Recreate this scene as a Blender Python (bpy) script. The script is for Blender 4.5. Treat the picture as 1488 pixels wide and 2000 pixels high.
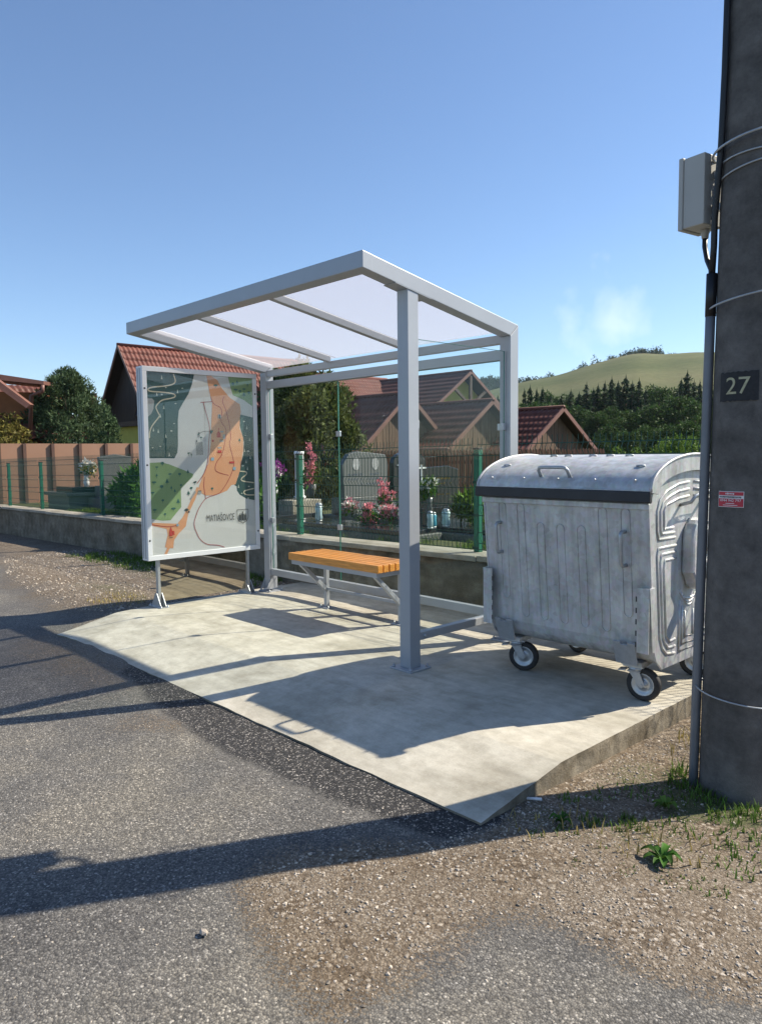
import bpy, math, random
import numpy as np
from mathutils import Vector, Matrix, noise
random.seed(7); rng = np.random.default_rng(7)
for o in list(bpy.data.objects): bpy.data.objects.remove(o)
S = bpy.context.scene; COL = S.collection
# ------------------------------------------------------------------ camera
CP = np.array([6.6953, -4.5943, 1.4695]); YAW, PIT, ROL, FPX = .8192, -.0788, -.0109, 1455.1
FW = np.array([-math.sin(YAW)*math.cos(PIT), math.cos(YAW)*math.cos(PIT), math.sin(PIT)])
RT = np.array([math.cos(YAW), math.sin(YAW), 0.]); UP = np.cross(RT, FW)
RT, UP = RT*math.cos(ROL)+UP*math.sin(ROL), -RT*math.sin(ROL)+UP*math.cos(ROL)
cam = bpy.data.objects.new('camera', bpy.data.cameras.new('camera')); COL.objects.link(cam)
cam.matrix_world = Matrix(((RT[0], UP[0], -FW[0], CP[0]), (RT[1], UP[1], -FW[1], CP[1]), (RT[2], UP[2], -FW[2], CP[2]), (0, 0, 0, 1)))
cam.data.sensor_fit = 'VERTICAL'; cam.data.sensor_height = 24; cam.data.lens = 24*FPX/2000
cam.data.clip_start = .05; cam.data.clip_end = 6000; S.camera = cam
def at(u, v, D):
    """world point seen at photo pixel (u, v), D metres away over the ground"""
    d = FW + RT*(u-744)/FPX + UP*(1000-v)/FPX
    return CP + d*(D/math.hypot(d[0], d[1]))
# ------------------------------------------------------------------ light
SUN_EL, SUN_AZ = math.radians(41.5), math.atan2(.475, .88)          # azimuth from +Y towards +X
sd = Vector((math.sin(SUN_AZ)*math.cos(SUN_EL), math.cos(SUN_AZ)*math.cos(SUN_EL), math.sin(SUN_EL)))
sun = bpy.data.objects.new('sun', bpy.data.lights.new('sun', 'SUN')); COL.objects.link(sun)
sun.data.energy = 5.0; sun.data.angle = math.radians(.53); sun.data.color = (1, .91, .75)
sun.rotation_euler = sd.to_track_quat('Z', 'Y').to_euler(); sun.location = (0, 0, 30)
W_ = bpy.data.worlds.new('World'); S.world = W_; W_.use_nodes = True
nt = W_.node_tree; bg = nt.nodes['Background']
sky = nt.nodes.new('ShaderNodeTexSky'); sky.sky_type = 'NISHITA'; sky.sun_disc = False
sky.sun_elevation = SUN_EL; sky.sun_rotation = SUN_AZ; sky.air_density = 1.0; sky.dust_density = .25; sky.ozone_density = 4.5; sky.altitude = 500
tc = nt.nodes.new('ShaderNodeTexCoord')
# one thin cloud low over the hill
cd = at(1185, 625, 10) - CP; cd /= np.linalg.norm(cd)
vs = nt.nodes.new('ShaderNodeVectorMath'); vs.operation = 'SUBTRACT'; vs.inputs[1].default_value = cd
sc = nt.nodes.new('ShaderNodeVectorMath'); sc.operation = 'MULTIPLY'; sc.inputs[1].default_value = (22, 22, 20)
ln = nt.nodes.new('ShaderNodeVectorMath'); ln.operation = 'LENGTH'
nz = nt.nodes.new('ShaderNodeTexNoise'); nz.inputs['Scale'].default_value = 18; nz.inputs['Detail'].default_value = 7
m1 = nt.nodes.new('ShaderNodeMath'); m1.operation = 'MULTIPLY_ADD'; m1.inputs[1].default_value = 5.0
mr = nt.nodes.new('ShaderNodeMapRange'); mr.inputs[1].default_value = 3.7; mr.inputs[2].default_value = 2.2; mr.inputs[3].default_value = 0; mr.inputs[4].default_value = .26
mix = nt.nodes.new('ShaderNodeMixRGB'); mix.inputs[2].default_value = (8.2, 8.4, 8.8, 1)
L = nt.links.new
L(tc.outputs['Generated'], vs.inputs[0]); L(vs.outputs[0], sc.inputs[0]); L(sc.outputs[0], ln.inputs[0])
L(tc.outputs['Generated'], nz.inputs['Vector']); L(nz.outputs['Fac'], m1.inputs[0]); L(ln.outputs['Value'], m1.inputs[2])
L(m1.outputs[0], mr.inputs[0]); L(mr.outputs[0], mix.inputs[0]); L(sky.outputs[0], mix.inputs[1]); L(mix.outputs[0], bg.inputs[0])
bg.inputs[1].default_value = .107
S.view_settings.view_transform = 'Standard'; S.view_settings.look = 'None'; S.view_settings.exposure = .75; S.view_settings.gamma = 1
S.render.engine = 'CYCLES'; S.cycles.max_bounces = 10; S.cycles.transparent_max_bounces = 24
# ------------------------------------------------------------------ materials
def ramp(n, stops):
    r = n.nodes.new('ShaderNodeValToRGB'); e = r.color_ramp.elements
    while len(e) < len(stops): e.new(.5)
    for k, (p, c) in zip(e, stops): k.position = p; k.color = (*c, 1) if len(c) == 3 else c
    return r
def tex(n, kind, scale, detail=6, rough=.6, vec=None, **kw):
    t = n.nodes.new('ShaderNodeTex'+kind); t.inputs['Scale'].default_value = scale
    if kind == 'Noise': t.inputs['Detail'].default_value = detail; t.inputs['Roughness'].default_value = rough
    for k, v in kw.items(): setattr(t, k, v)
    if vec: n.links.new(vec, t.inputs['Vector'])
    return t
def mat(name, col, rough=.6, metal=0, var=.15, scale=6, bump=0, bscale=60, col2=None, stretch=None, spec=.5, trans=0, island=0):
    m = bpy.data.materials.new(name); m.use_nodes = True; n = m.node_tree; p = n.nodes['Principled BSDF']; K = n.links.new
    c = n.nodes.new('ShaderNodeTexCoord'); v = c.outputs['Object']
    if stretch:
        mp = n.nodes.new('ShaderNodeMapping'); mp.inputs['Scale'].default_value = stretch; K(v, mp.inputs[0]); v = mp.outputs[0]
    t = tex(n, 'Noise', scale, 8, .62, v)
    a = tuple(max(0, x*(1-var)) for x in col); b = col2 or tuple(min(1, x*(1+var)) for x in col)
    r = ramp(n, [(.32, a), (.68, b)]); K(t.outputs['Fac'], r.inputs[0]); out = r.outputs[0]
    if island:
        g = n.nodes.new('ShaderNodeNewGeometry'); hs = n.nodes.new('ShaderNodeHueSaturation')
        q = n.nodes.new('ShaderNodeMapRange'); q.inputs[3].default_value = 1-island; q.inputs[4].default_value = 1+island
        K(g.outputs['Random Per Island'], q.inputs[0]); K(q.outputs[0], hs.inputs['Value']); K(out, hs.inputs['Color']); out = hs.outputs[0]
    K(out, p.inputs['Base Color'])
    p.inputs['Roughness'].default_value = rough; p.inputs['Metallic'].default_value = metal; p.inputs['Specular IOR Level'].default_value = .12 if trans else spec
    if bump:
        t2 = tex(n, 'Noise', bscale, 5, .6, v); b_ = n.nodes.new('ShaderNodeBump'); b_.inputs['Strength'].default_value = bump; b_.inputs['Distance'].default_value = .01
        K(t2.outputs['Fac'], b_.inputs['Height']); K(b_.outputs[0], p.inputs['Normal'])
    if trans:
        tr = n.nodes.new('ShaderNodeBsdfTranslucent'); K(out, tr.inputs['Color']); ms = n.nodes.new('ShaderNodeMixShader'); ms.inputs[0].default_value = trans
        K(p.outputs[0], ms.inputs[1]); K(tr.outputs[0], ms.inputs[2]); K(ms.outputs[0], n.nodes['Material Output'].inputs[0])
    return m
def glass(name, tint=(.95, .975, .965), ior=1.16, extra=0.0):
    m = bpy.data.materials.new(name); m.use_nodes = True; n = m.node_tree; K = n.links.new; n.nodes.remove(n.nodes['Principled BSDF'])
    t = n.nodes.new('ShaderNodeBsdfTransparent'); t.inputs[0].default_value = (*tint, 1)
    g = n.nodes.new('ShaderNodeBsdfGlossy'); g.inputs['Roughness'].default_value = .005; g.inputs[0].default_value = (.95, .97, 1, 1)
    f = n.nodes.new('ShaderNodeFresnel'); x = n.nodes.new('ShaderNodeMixShader'); f2 = f.outputs[0]
    ge = n.nodes.new('ShaderNodeNewGeometry'); io = n.nodes.new('ShaderNodeMapRange'); io.inputs[3].default_value = ior; io.inputs[4].default_value = 1/ior   # same reflection on both faces of the pane
    K(ge.outputs['Backfacing'], io.inputs[0]); K(io.outputs[0], f.inputs[0])
    if extra:
        a = n.nodes.new('ShaderNodeMath'); a.operation = 'ADD'; a.inputs[1].default_value = extra; a.use_clamp = True; K(f2, a.inputs[0]); f2 = a.outputs[0]
    K(f2, x.inputs[0]); K(t.outputs[0], x.inputs[1]); K(g.outputs[0], x.inputs[2]); K(x.outputs[0], n.nodes['Material Output'].inputs[0])
    return m
M = {}
M['paint'] = mat('silver_paint', (.36, .38, .41), .40, .2, .04, 3, .04, 300)
M['paint_white'] = mat('cabinet_paint', (.66, .67, .69), .4, .1, .04, 3)
M['steel'] = mat('galvanised_small', (.44, .46, .48), .38, .6, .1, 30)
M['darksteel'] = mat('dark_metal', (.06, .06, .065), .5, .4, .2, 20)
M['glass'] = glass('clear_glass'); M['glass_edge'] = mat('glass_edge', (.05, .16, .13), .15, 0, .1, 5)
M['poster_glass'] = glass('poster_glass', (.97, .98, .98), 1.42)
M['orange_wood'] = mat('varnished_slat', (.62, .26, .05), .38, 0, .28, 5, .1, 40, stretch=(1.2, 14, 14))
M['black_rubber'] = mat('black_rubber', (.022, .022, .025), .55, 0, .2, 10, .1, 90)
M['tyre'] = mat('tyre_rubber', (.03, .028, .027), .75, 0, .3, 20, .1, 120)
M['green_paint'] = mat('green_post_paint', (.012, .14, .085), .38, 0, .1, 5)
M['green_wire'] = mat('green_wire', (.008, .055, .04), .5, 0, .1, 5)
M['granite_dark'] = mat('dark_granite', (.035, .037, .04), .12, 0, .5, 160)
M['granite_grey'] = mat('grey_granite', (.13, .135, .13), .22, 0, .35, 150)
M['terrazzo'] = mat('terrazzo', (.12, .125, .12), .55, 0, .4, 120, .1, 90)
M['gold'] = mat('gold_letters', (.75, .5, .12), .35, .6, .1, 10)
M['silver_letters'] = mat('silver_letters', (.5, .5, .5), .4, .3, .1, 10)
M['portrait'] = mat('engraved_portrait', (.33, .33, .32), .5, 0, .35, 22)
M['white_ceramic'] = mat('white_ceramic', (.75, .75, .74), .3, 0, .05, 5)
M['lantern_glass'] = mat('lantern_glass', (.45, .6, .62), .12, 0, .25, 12, spec=.8)
M['lantern_blue'] = mat('lantern_blue', (.08, .33, .45), .15, 0, .25, 12, spec=.8)
M['brown_sheet'] = mat('brown_sheet', (.30, .165, .105), .5, 0, .06, 2, .03, 30)
M['brown_post'] = mat('brown_post', (.10, .05, .035), .55, 0, .12, 4)
M['picket'] = mat('picket_stain', (.27, .11, .055), .6, 0, .25, 6, stretch=(8, 8, 1))
M['boards'] = mat('weathered_boards', (.115, .07, .045), .85, 0, .4, 4, .3, 30, stretch=(7, 7, .6), island=.22)
M['dark_boards'] = mat('dark_boards', (.035, .02, .014), .7, 0, .3, 4, .2, 30, stretch=(7, 7, .6), island=.15)
M['tile_brown'] = mat('brown_tiles', (.125, .047, .034), .55, 0, .2, 2, col2=(.16, .06, .042), spec=.25)
M['tile_red'] = mat('red_tiles', (.165, .056, .042), .6, 0, .2, 2, spec=.25)
M['verge'] = mat('verge_board', (.17, .075, .055), .55, 0, .15, 3)
M['lime_wall'] = mat('lime_plaster', (.48, .44, .10), .85, 0, .08, 3, .1, 80)
M['ochre_wall'] = mat('ochre_wall', (.33, .13, .05), .8, 0, .15, 3)
M['window'] = mat('window_glass', (.05, .07, .1), .05, 0, .1, 2, spec=1)
M['wood_beam'] = mat('dark_beam', (.06, .035, .025), .7, 0, .2, 5)
M['white_frame'] = mat('white_frame', (.7, .7, .7), .5)
M['grey_box'] = mat('grey_plastic', (.42, .41, .38), .55, 0, .04, 4)
M['conduit'] = mat('grey_conduit', (.17, .18, .2), .45, .3, .1, 6)
M['cable'] = mat('black_cable', (.012, .012, .014), .45, 0, .1, 8)
M['wire'] = mat('zinc_wire', (.42, .45, .48), .4, .5, .1, 10)
M['black_print'] = mat('black_print', (.018, .018, .02), .7, 0, .3, 60)
M['number_print'] = mat('number_print', (.42, .40, .26), .75, 0, .3, 40)
M['red_print'] = mat('red_print', (.48, .03, .05), .5, 0, .06, 10)
M['white_print'] = mat('white_print', (.72, .70, .70), .5, 0, .04, 10)
M['mirror'] = mat('tinted_mirror_glass', (.40, .36, .30), .02, 1, .02, 2)
for k, c in dict(paper=(.56, .55, .525), teal=(.012, .060, .060), lime=(.20, .30, .13), peach=(.60, .29, .15), roadcream=(.52, .46, .34), redline=(.34, .05, .05), ink=(.045, .05, .055), mapgrey=(.30, .30, .29), mapred=(.45, .03, .03), mapblue=(.22, .34, .42), darkgreen=(.03, .12, .10), speck=(.40, .44, .38)).items():
    M[k] = mat('print_'+k, c, .55, 0, .03, 4)
for k, c, i in (('juniper', (.075, .12, .055), .45), ('juniper_blue', (.078, .118, .055), .5), ('thuja', (.095, .115, .035), .45), ('spruce', (.030, .058, .027), .45), ('broadleaf', (.045, .085, .022), .5), ('bright_leaf', (.12, .20, .035), .4), ('yellow_leaf', (.155, .135, .035), .6), ('peony', (.055, .14, .022), .45), ('grass', (.10, .17, .03), .45), ('dry_grass', (.34, .27, .10), .4), ('pink', (.72, .26, .30), .35), ('purple', (.33, .06, .30), .35), ('white_flower', (.75, .73, .68), .2), ('yellow_flower', (.75, .5, .04), .3), ('red_flower', (.5, .05, .05), .3)):
    M[k] = mat('leaf_'+k, c, .55, 0, .25, 1.2, trans=.28, island=i)
M['bark'] = mat('bark', (.07, .05, .035), .9, 0, .3, 12, .5, 30)
def pebble_mat():
    return mat('pebble_stone', (.33, .285, .235), .8, 0, .3, 40, island=.55)
M['pebble'] = pebble_mat()
def roof_mat():
    m = bpy.data.materials.new('milky_polycarbonate'); m.use_nodes = True; n = m.node_tree; K = n.links.new; p = n.nodes['Principled BSDF']
    p.inputs['Base Color'].default_value = (.82, .83, .85, 1); p.inputs['Roughness'].default_value = .25
    t = n.nodes.new('ShaderNodeBsdfTranslucent'); t.inputs[0].default_value = (.50, .485, .51, 1)
    a = n.nodes.new('ShaderNodeBsdfTransparent'); a.inputs[0].default_value = (.97, .97, .98, 1)
    m1 = n.nodes.new('ShaderNodeMixShader'); m1.inputs[0].default_value = .85; m2 = n.nodes.new('ShaderNodeMixShader'); m2.inputs[0].default_value = .62
    K(p.outputs[0], m1.inputs[1]); K(t.outputs[0], m1.inputs[2]); K(m1.outputs[0], m2.inputs[1]); K(a.outputs[0], m2.inputs[2]); K(m2.outputs[0], n.nodes['Material Output'].inputs[0])
    return m
M['milky'] = roof_mat()
def galv_mat():
    m = bpy.data.materials.new('galvanised_sheet'); m.use_nodes = True; n = m.node_tree; K = n.links.new; p = n.nodes['Principled BSDF']
    c = n.nodes.new('ShaderNodeTexCoord').outputs['Object']
    a = tex(n, 'Noise', 4, 6, .6, c); v = tex(n, 'Voronoi', 38, vec=c); b = tex(n, 'Noise', 26, 4, .6, c)
    mp = n.nodes.new('ShaderNodeMapping'); mp.inputs['Scale'].default_value = (9, 9, .9); K(c, mp.inputs[0]); s = tex(n, 'Noise', 2.2, 5, .6, mp.outputs[0])
    r1 = ramp(n, [(.3, (.39, .415, .435)), (.7, (.62, .645, .66))]); K(a.outputs['Fac'], r1.inputs[0])
    mx = n.nodes.new('ShaderNodeMixRGB'); mx.blend_type = 'OVERLAY'; mx.inputs[0].default_value = .16; K(r1.outputs[0], mx.inputs[1]); K(v.outputs['Color'], mx.inputs[2])
    bw = n.nodes.new('ShaderNodeHueSaturation'); bw.inputs['Saturation'].default_value = .35; K(mx.outputs[0], bw.inputs['Color'])
    r2 = ramp(n, [(.36, (.72, .71, .68)), (.62, (1, 1, 1))]); K(s.outputs['Fac'], r2.inputs[0])
    m3 = n.nodes.new('ShaderNodeMixRGB'); m3.blend_type = 'MULTIPLY'; m3.inputs[0].default_value = .8; K(bw.outputs[0], m3.inputs[1]); K(r2.outputs[0], m3.inputs[2])
    K(m3.outputs[0], p.inputs['Base Color']); p.inputs['Metallic'].default_value = .35
    r3 = ramp(n, [(.3, (.36,)*3), (.7, (.58,)*3)]); K(b.outputs['Fac'], r3.inputs[0]); K(r3.outputs[0], p.inputs['Roughness'])
    bp = n.nodes.new('ShaderNodeBump'); bp.inputs['Strength'].default_value = .12; bp.inputs['Distance'].default_value = .01; K(a.outputs['Fac'], bp.inputs['Height']); K(bp.outputs[0], p.inputs['Normal'])
    return m
M['galv'] = galv_mat()
def concrete_mat(name, lo, hi, stain, sscale=1.3, bump=.25):
    m = bpy.data.materials.new(name); m.use_nodes = True; n = m.node_tree; K = n.links.new; p = n.nodes['Principled BSDF']
    c = n.nodes.new('ShaderNodeTexCoord').outputs['Object']
    a = tex(n, 'Noise', sscale, 9, .65, c, ); b = tex(n, 'Noise', 9, 8, .7, c); f = tex(n, 'Noise', 140, 4, .7, c); v = tex(n, 'Voronoi', 17, vec=c)
    r1 = ramp(n, [(.3, lo), (.66, hi)]); K(b.outputs['Fac'], r1.inputs[0])
    r2 = ramp(n, [(.33, stain), (.55, (1, 1, 1))]); K(a.outputs['Fac'], r2.inputs[0])
    mx = n.nodes.new('ShaderNodeMixRGB'); mx.blend_type = 'MULTIPLY'; mx.inputs[0].default_value = 1; K(r1.outputs[0], mx.inputs[1]); K(r2.outputs[0], mx.inputs[2])
    mpx = n.nodes.new('ShaderNodeMapping'); mpx.inputs['Scale'].default_value = (.9, 5, 3); mpx.inputs['Rotation'].default_value = (0, 0, .35); K(c, mpx.inputs[0]); sk = tex(n, 'Noise', 2.4, 8, .7, mpx.outputs[0]); rk = ramp(n, [(.36, (.80, .80, .80)), (.56, (1, 1, 1))]); K(sk.outputs['Fac'], rk.inputs[0])
    mk = n.nodes.new('ShaderNodeMixRGB'); mk.blend_type = 'MULTIPLY'; mk.inputs[0].default_value = .75; K(mx.outputs[0], mk.inputs[1]); K(rk.outputs[0], mk.inputs[2]); mx = mk
    r3 = ramp(n, [(.3, (.86,)*3), (.6, (1.0,)*3)]); K(f.outputs['Fac'], r3.inputs[0])
    m2 = n.nodes.new('ShaderNodeMixRGB'); m2.blend_type = 'MULTIPLY'; m2.inputs[0].default_value = .8; K(mx.outputs[0], m2.inputs[1]); K(r3.outputs[0], m2.inputs[2])
    r4 = ramp(n, [(.035, (.35, .33, .3)), (.055, (1, 1, 1))]); K(v.outputs['Distance'], r4.inputs[0])
    m3 = n.nodes.new('ShaderNodeMixRGB'); m3.blend_type = 'MULTIPLY'; m3.inputs[0].default_value = .6; K(m2.outputs[0], m3.inputs[1]); K(r4.outputs[0], m3.inputs[2])
    K(m3.outputs[0], p.inputs['Base Color']); p.inputs['Roughness'].default_value = .85; p.inputs['Specular IOR Level'].default_value = .3
    ad = n.nodes.new('ShaderNodeMath'); ad.operation = 'MULTIPLY_ADD'; ad.inputs[1].default_value = .35; K(f.outputs['Fac'], ad.inputs[0]); K(b.outputs['Fac'], ad.inputs[2])
    bp = n.nodes.new('ShaderNodeBump'); bp.inputs['Strength'].default_value = bump; bp.inputs['Distance'].default_value = .02; K(ad.outputs[0], bp.inputs['Height']); K(bp.outputs[0], p.inputs['Normal'])
    return m
M['pole'] = concrete_mat('pole_concrete', (.085, .079, .074), (.175, .163, .152), (.70, .69, .68), 2.6, .45)
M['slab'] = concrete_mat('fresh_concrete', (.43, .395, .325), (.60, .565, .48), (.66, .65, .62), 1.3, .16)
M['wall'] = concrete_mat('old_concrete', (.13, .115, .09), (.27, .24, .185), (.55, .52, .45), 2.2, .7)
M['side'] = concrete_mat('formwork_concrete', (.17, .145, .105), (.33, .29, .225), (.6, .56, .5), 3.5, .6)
M['coping'] = concrete_mat('coping_concrete', (.30, .275, .225), (.42, .39, .33), (.7, .68, .63), 2.0, .3)
def ground_mat():
    """asphalt, fresh asphalt strip, gravel and dirt, grass, chosen by the attribute 'zone'"""
    m = bpy.data.materials.new('ground_surface'); m.use_nodes = True; n = m.node_tree; K = n.links.new; p = n.nodes['Principled BSDF']
    c = n.nodes.new('ShaderNodeTexCoord').outputs['Object']
    at_ = n.nodes.new('ShaderNodeVertexColor'); at_.layer_name = 'zone'; sp = n.nodes.new('ShaderNodeSeparateColor'); K(at_.outputs['Color'], sp.inputs[0])
    wob = tex(n, 'Noise', 60, 2, .5, c); wm = n.nodes.new('ShaderNodeVectorMath'); wm.operation = 'MULTIPLY_ADD'; wm.inputs[1].default_value = (.010, .010, .010); K(wob.outputs['Color'], wm.inputs[0]); K(c, wm.inputs[2]); c = wm.outputs[0]
    v1 = tex(n, 'Voronoi', 135, vec=c); v2 = tex(n, 'Voronoi', 70, vec=c); big = tex(n, 'Noise', 1.1, 7, .65, c); mid = tex(n, 'Noise', 7, 7, .65, c); fine = tex(n, 'Noise', 240, 3, .7, c)
    def mul(a, b, f=1, mode='MULTIPLY'):
        x = n.nodes.new('ShaderNodeMixRGB'); x.blend_type = mode
        if isinstance(f, (int, float)): x.inputs[0].default_value = f
        else: K(f, x.inputs[0])
        for q, s in ((1, a), (2, b)):
            if isinstance(s, tuple): x.inputs[q].default_value = (*s, 1)
            else: K(s, x.inputs[q])
        return x.outputs[0]
    sepc = n.nodes.new('ShaderNodeSeparateColor'); K(v1.outputs['Color'], sepc.inputs[0])
    sep2 = n.nodes.new('ShaderNodeSeparateColor'); K(v2.outputs['Color'], sep2.inputs[0])
    # old asphalt: chips of many greys
    ra = ramp(n, [(0, (.088, .085, .082)), (.5, (.155, .148, .138)), (.82, (.22, .208, .19)), (.93, (.28, .265, .24)), (1, (.47, .445, .41))]); K(sepc.outputs[0], ra.inputs[0])
    edge = ramp(n, [(.25, (1, 1, 1)), (.75, (.45, .44, .43))]); K(v1.outputs['Distance'], edge.inputs[0])
    patch = ramp(n, [(.34, (.66, .66, .68)), (.5, (.95, .94, .93)), (.64, (1.25, 1.2, 1.10))]); K(big.outputs['Fac'], patch.inputs[0])
    asp = mul(mul(ra.outputs[0], edge.outputs[0], .8), patch.outputs[0], .9)
    # fresh dark asphalt
    rd = ramp(n, [(0, (.018, .018, .019)), (.72, (.048, .046, .046)), (.86, (.12, .112, .105)), (1, (.40, .37, .34))]); K(sepc.outputs[1], rd.inputs[0])
    drk = mul(rd.outputs[0], edge.outputs[0], .7)
    # gravel on earth
    rg = ramp(n, [(0, (.11, .082, .055)), (.45, (.21, .165, .12)), (.8, (.31, .26, .205)), (1, (.50, .45, .39))]); K(sep2.outputs[0], rg.inputs[0])
    e2 = ramp(n, [(.2, (1, 1, 1)), (.7, (.42, .37, .31))]); K(v2.outputs['Distance'], e2.inputs[0])
    grv = mul(rg.outputs[0], e2.outputs[0], .85)
    rg2 = ramp(n, [(0, (.13, .098, .068)), (.5, (.19, .15, .11)), (1, (.36, .31, .25))]); K(sepc.outputs[2], rg2.inputs[0])
    fin = mul(rg2.outputs[0], edge.outputs[0], .6)
    sel = ramp(n, [(.42, (0, 0, 0)), (.58, (1, 1, 1))]); K(mid.outputs['Fac'], sel.inputs[0])
    grv = mul(grv, fin, sel.outputs[0], 'MIX')
    dirt = ramp(n, [(.4, (1, 1, 1)), (.7, (.72, .66, .56))]); K(big.outputs['Fac'], dirt.inputs[0]); grv = mul(grv, dirt.outputs[0], .9)
    # grassy earth
    rgr = ramp(n, [(.3, (.045, .06, .018)), (.7, (.11, .115, .045))]); K(mid.outputs['Fac'], rgr.inputs[0]); grs = mul(rgr.outputs[0], edge.outputs[0], .5)
    def soft(ch):
        a = n.nodes.new('ShaderNodeMath'); a.operation = 'MULTIPLY_ADD'; a.inputs[1].default_value = .7; K(mid.outputs['Fac'], a.inputs[0])
        s = n.nodes.new('ShaderNodeMath'); s.operation = 'ADD'; s.inputs[1].default_value = -.35; K(ch, a.inputs[2]); K(a.outputs[0], s.inputs[0])
        b = n.nodes.new('ShaderNodeMath'); b.operation = 'MULTIPLY_ADD'; b.inputs[1].default_value = .5; K(sepc.outputs[0], b.inputs[0]); K(s.outputs[0], b.inputs[2])
        r = ramp(n, [(.62, (0, 0, 0)), (.82, (1, 1, 1))]); K(b.outputs[0], r.inputs[0]); return r.outputs[0]
    col = mul(asp, drk, soft(sp.outputs[0]), 'MIX'); col = mul(col, grv, soft(sp.outputs[1]), 'MIX'); col = mul(col, grs, soft(sp.outputs[2]), 'MIX')
    K(col, p.inputs['Base Color']); p.inputs['Roughness'].default_value = .82; p.inputs['Specular IOR Level'].default_value = .35
    inv = n.nodes.new('ShaderNodeMath'); inv.operation = 'SUBTRACT'; inv.inputs[0].default_value = 1; K(v1.outputs['Distance'], inv.inputs[1])
    i2 = n.nodes.new('ShaderNodeMath'); i2.operation = 'MULTIPLY_ADD'; i2.inputs[1].default_value = -1.6; K(v2.outputs['Distance'], i2.inputs[0])
    tmp = n.nodes.new('ShaderNodeMath'); tmp.operation = 'MULTIPLY'; K(sp.outputs[1], tmp.inputs[0]); K(v2.outputs['Distance'], tmp.inputs[1])
    i3 = n.nodes.new('ShaderNodeMath'); i3.operation = 'SUBTRACT'; K(inv.outputs[0], i3.inputs[0]); K(tmp.outputs[0], i3.inputs[1])
    bp = n.nodes.new('ShaderNodeBump'); bp.inputs['Strength'].default_value = .55; bp.inputs['Distance'].default_value = .005; K(i3.outputs[0], bp.inputs['Height']); K(bp.outputs[0], p.inputs['Normal'])
    return m
M['ground'] = ground_mat()
def meadow_mat():
    m = bpy.data.materials.new('meadow_grass'); m.use_nodes = True; n = m.node_tree; K = n.links.new; p = n.nodes['Principled BSDF']
    c = n.nodes.new('ShaderNodeTexCoord').outputs['Object']; mp = n.nodes.new('ShaderNodeMapping'); mp.inputs['Scale'].default_value = (1, 1, 6); K(c, mp.inputs[0])
    a = tex(n, 'Noise', .012, 8, .6, mp.outputs[0]); b = tex(n, 'Noise', .3, 6, .7, c)
    r = ramp(n, [(.35, (.10, .118, .050)), (.55, (.145, .15, .070)), (.7, (.175, .165, .085))]); K(a.outputs['Fac'], r.inputs[0])
    r2 = ramp(n, [(.3, (.8,)*3), (.7, (1.1,)*3)]); K(b.outputs['Fac'], r2.inputs[0]); x = n.nodes.new('ShaderNodeMixRGB'); x.blend_type = 'MULTIPLY'; x.inputs[0].default_value = 1
    K(r.outputs[0], x.inputs[1]); K(r2.outputs[0], x.inputs[2]); K(x.outputs[0], p.inputs['Base Color']); p.inputs['Roughness'].default_value = .95; p.inputs['Specular IOR Level'].default_value = .1
    return m
M['meadow'] = meadow_mat()
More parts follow.
